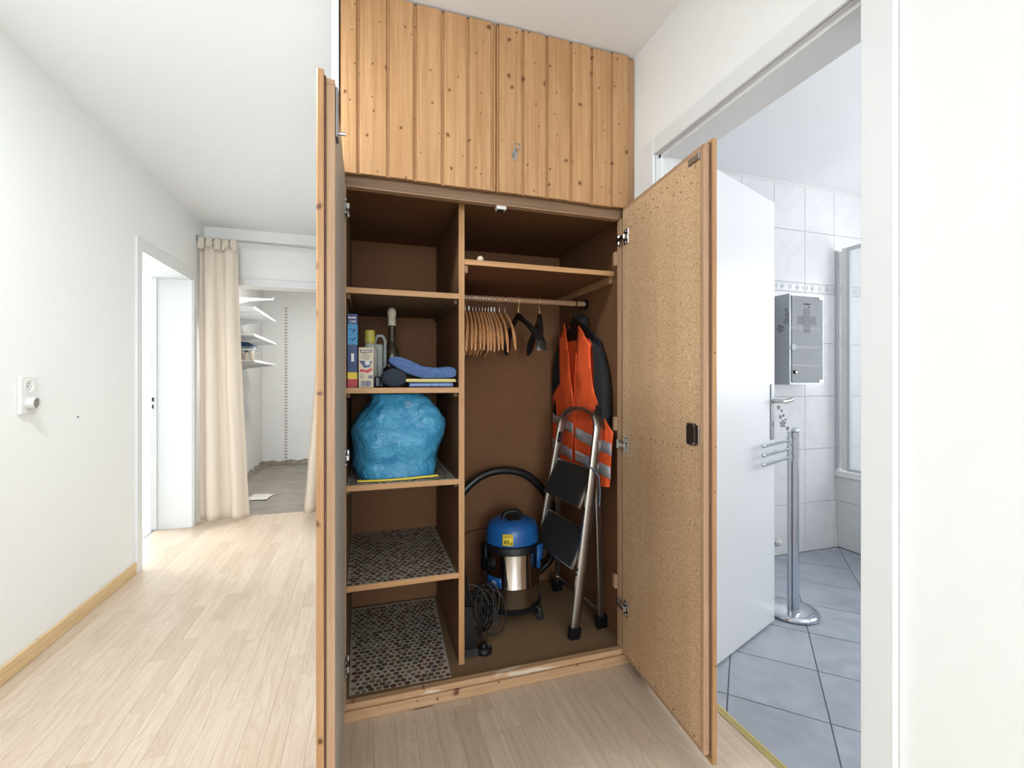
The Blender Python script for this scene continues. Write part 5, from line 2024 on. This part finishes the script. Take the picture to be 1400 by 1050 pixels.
# bathtub with tiled apron
tb = thing('bathtub', (3.45, 1.5, 0), 'built-in bathtub with white tiled front under the shower screen', 'bathtub')
TX = 3.066
m = MB()
m.prism([(3.092, 0.40, 0), (TX, 0.40, 0.490), (TX + 0.04, 0.40, 0.490), (TX + 0.04, 0.40, 0)], (0, BYK - 0.008 - 0.40, 0))
build('apron', m, 'grout', tb)
sl_ = (3.092 - TX) / 0.49
for z0, z1 in ((0.004, 0.322), (0.325, 0.488)):
    ye = BYK - 0.009
    while ye > 0.45:
        ya = max(ye - 0.262, 0.41)
        q = [(3.092 - sl_ * z0 - 0.0002, ya, z0), (3.092 - sl_ * z0 - 0.0002, ye, z0), (3.092 - sl_ * z1 - 0.0002, ye, z1), (3.092 - sl_ * z1 - 0.0002, ya, z1)]
        build('tile', MB().prism(q, (-0.006, 0, 0)), 'wall_tile', tb)
        ye = ya - 0.0025
m = MB()
rim = [(3.048, 0.38), (3.845, 0.38), (3.845, BYK - 0.010), (3.048, BYK - 0.010)]
inn = [(3.13, 0.50), (3.78, 0.50), (3.78, BYK - 0.10), (3.13, BYK - 0.10)]
bot = [(3.20, 0.66), (3.71, 0.66), (3.71, BYK - 0.24), (3.20, BYK - 0.24)]
L_ = [[m.bm.verts.new((x_, y_, z_)) for x_, y_ in pl] for pl, z_ in ((rim, 0.492), (rim, 0.528), (inn, 0.528), (bot, 0.14))]
for a, b in zip(L_[:-1], L_[1:]):
    for k in range(4):
        m.bm.faces.new([a[k], a[(k + 1) % 4], b[(k + 1) % 4], b[k]])
m.bm.faces.new(L_[-1])
build('tub', m, 'porcelain', tb)

ss = thing('shower_screen', (3.07, 2.1, 0.53), 'folding glass shower screen standing on the bathtub rim', 'shower screen')
sx = 3.070
m = MB().box(sx - 0.010, sx + 0.010, BYK - 0.025, BYK - 0.009, 0.535, 2.030)
build('wall_profile', m, 'screen_frame', ss)
build('panel', MB().box(sx - 0.003, sx + 0.003, 2.258, BYK - 0.025, 0.550, 2.020), 'screen_plastic', ss)
build('hinge_profile', MB().box(sx - 0.012, sx + 0.012, 2.226, 2.258, 0.540, 2.035, 0.003), 'white_plastic', ss)
build('panel', MB().box(sx - 0.003, sx + 0.003, 1.55, 2.226, 0.555, 2.012), 'screen_glass', ss)
m = MB()
m.box(sx - 0.010, sx + 0.010, 1.53, 2.226, 2.012, 2.036, 0.002).box(sx - 0.010, sx + 0.010, 1.53, 2.226, 0.535, 0.556, 0.002)
m.box(sx - 0.010, sx + 0.010, 1.53, 1.552, 0.556, 2.012)
m.box(sx - 0.010, sx + 0.010, 2.204, 2.226, 0.556, 2.012)
build('frame', m, 'screen_frame', ss)
m = MB().box(sx - 0.013, sx + 0.013, 2.05, 2.10, 2.020, 2.036, 0.001).box(sx - 0.013, sx + 0.013, 2.09, 2.13, 0.536, 0.552, 0.001)
build('clip', m, 'white_plastic', ss)

# ------------------------------------------------------------------ unseen ceiling lamp, added to light the corridor
LPX, LPY = -0.80, 1.10
lp = thing('added_ceiling_lamp', (LPX, LPY, CEIL), 'round flat white ceiling lamp added out of view to light the corridor', 'lamp')
build('lamp_base', MB().lathe([(0.17, CEIL), (0.175, CEIL - .01), (0.175, CEIL - .03), (0.165, CEIL - .034)], (LPX, LPY, 0), 40), 'trim_paint', lp, 40)
lampl = area_light('corridor_fill_light', (0, 0, -0.04), (0, 0, 0), 0.34, 0.34, 21, (0.86, 0.94, 1.0), 'DISK')
lampl.parent = lp

sl2 = thing('added_storeroom_lamp', (-0.45, 4.95, CEIL), 'round white ceiling lamp added out of view in the store room', 'lamp')  # unseen lamp, added to brighten the store room
build('lamp_base', MB().lathe([(0.12, CEIL), (0.125, CEIL - .01), (0.125, CEIL - .025), (0.115, CEIL - .03)], (-0.45, 4.95, 0), 32), 'trim_paint', sl2, 40)
l2 = area_light('storeroom_fill_light', (0, 0, -0.035), (0, 0, 0), 0.22, 0.22, 18, (1.0, 0.98, 0.95), 'DISK')
l2.parent = sl2

# heads, rivets and prints a few pixels across stay joined
for o in bpy.data.objects:
    if o.name.split('.')[0] in ('screw', 'nail_heads', 'rivet', 'bolt', 'pin_hole', 'grip_rib', 'latch_hole', 'hinge_pin', 'small_print', 'barcode', 'printed_picture', 'flower_sticker'):
        o['kind'] = 'stuff'
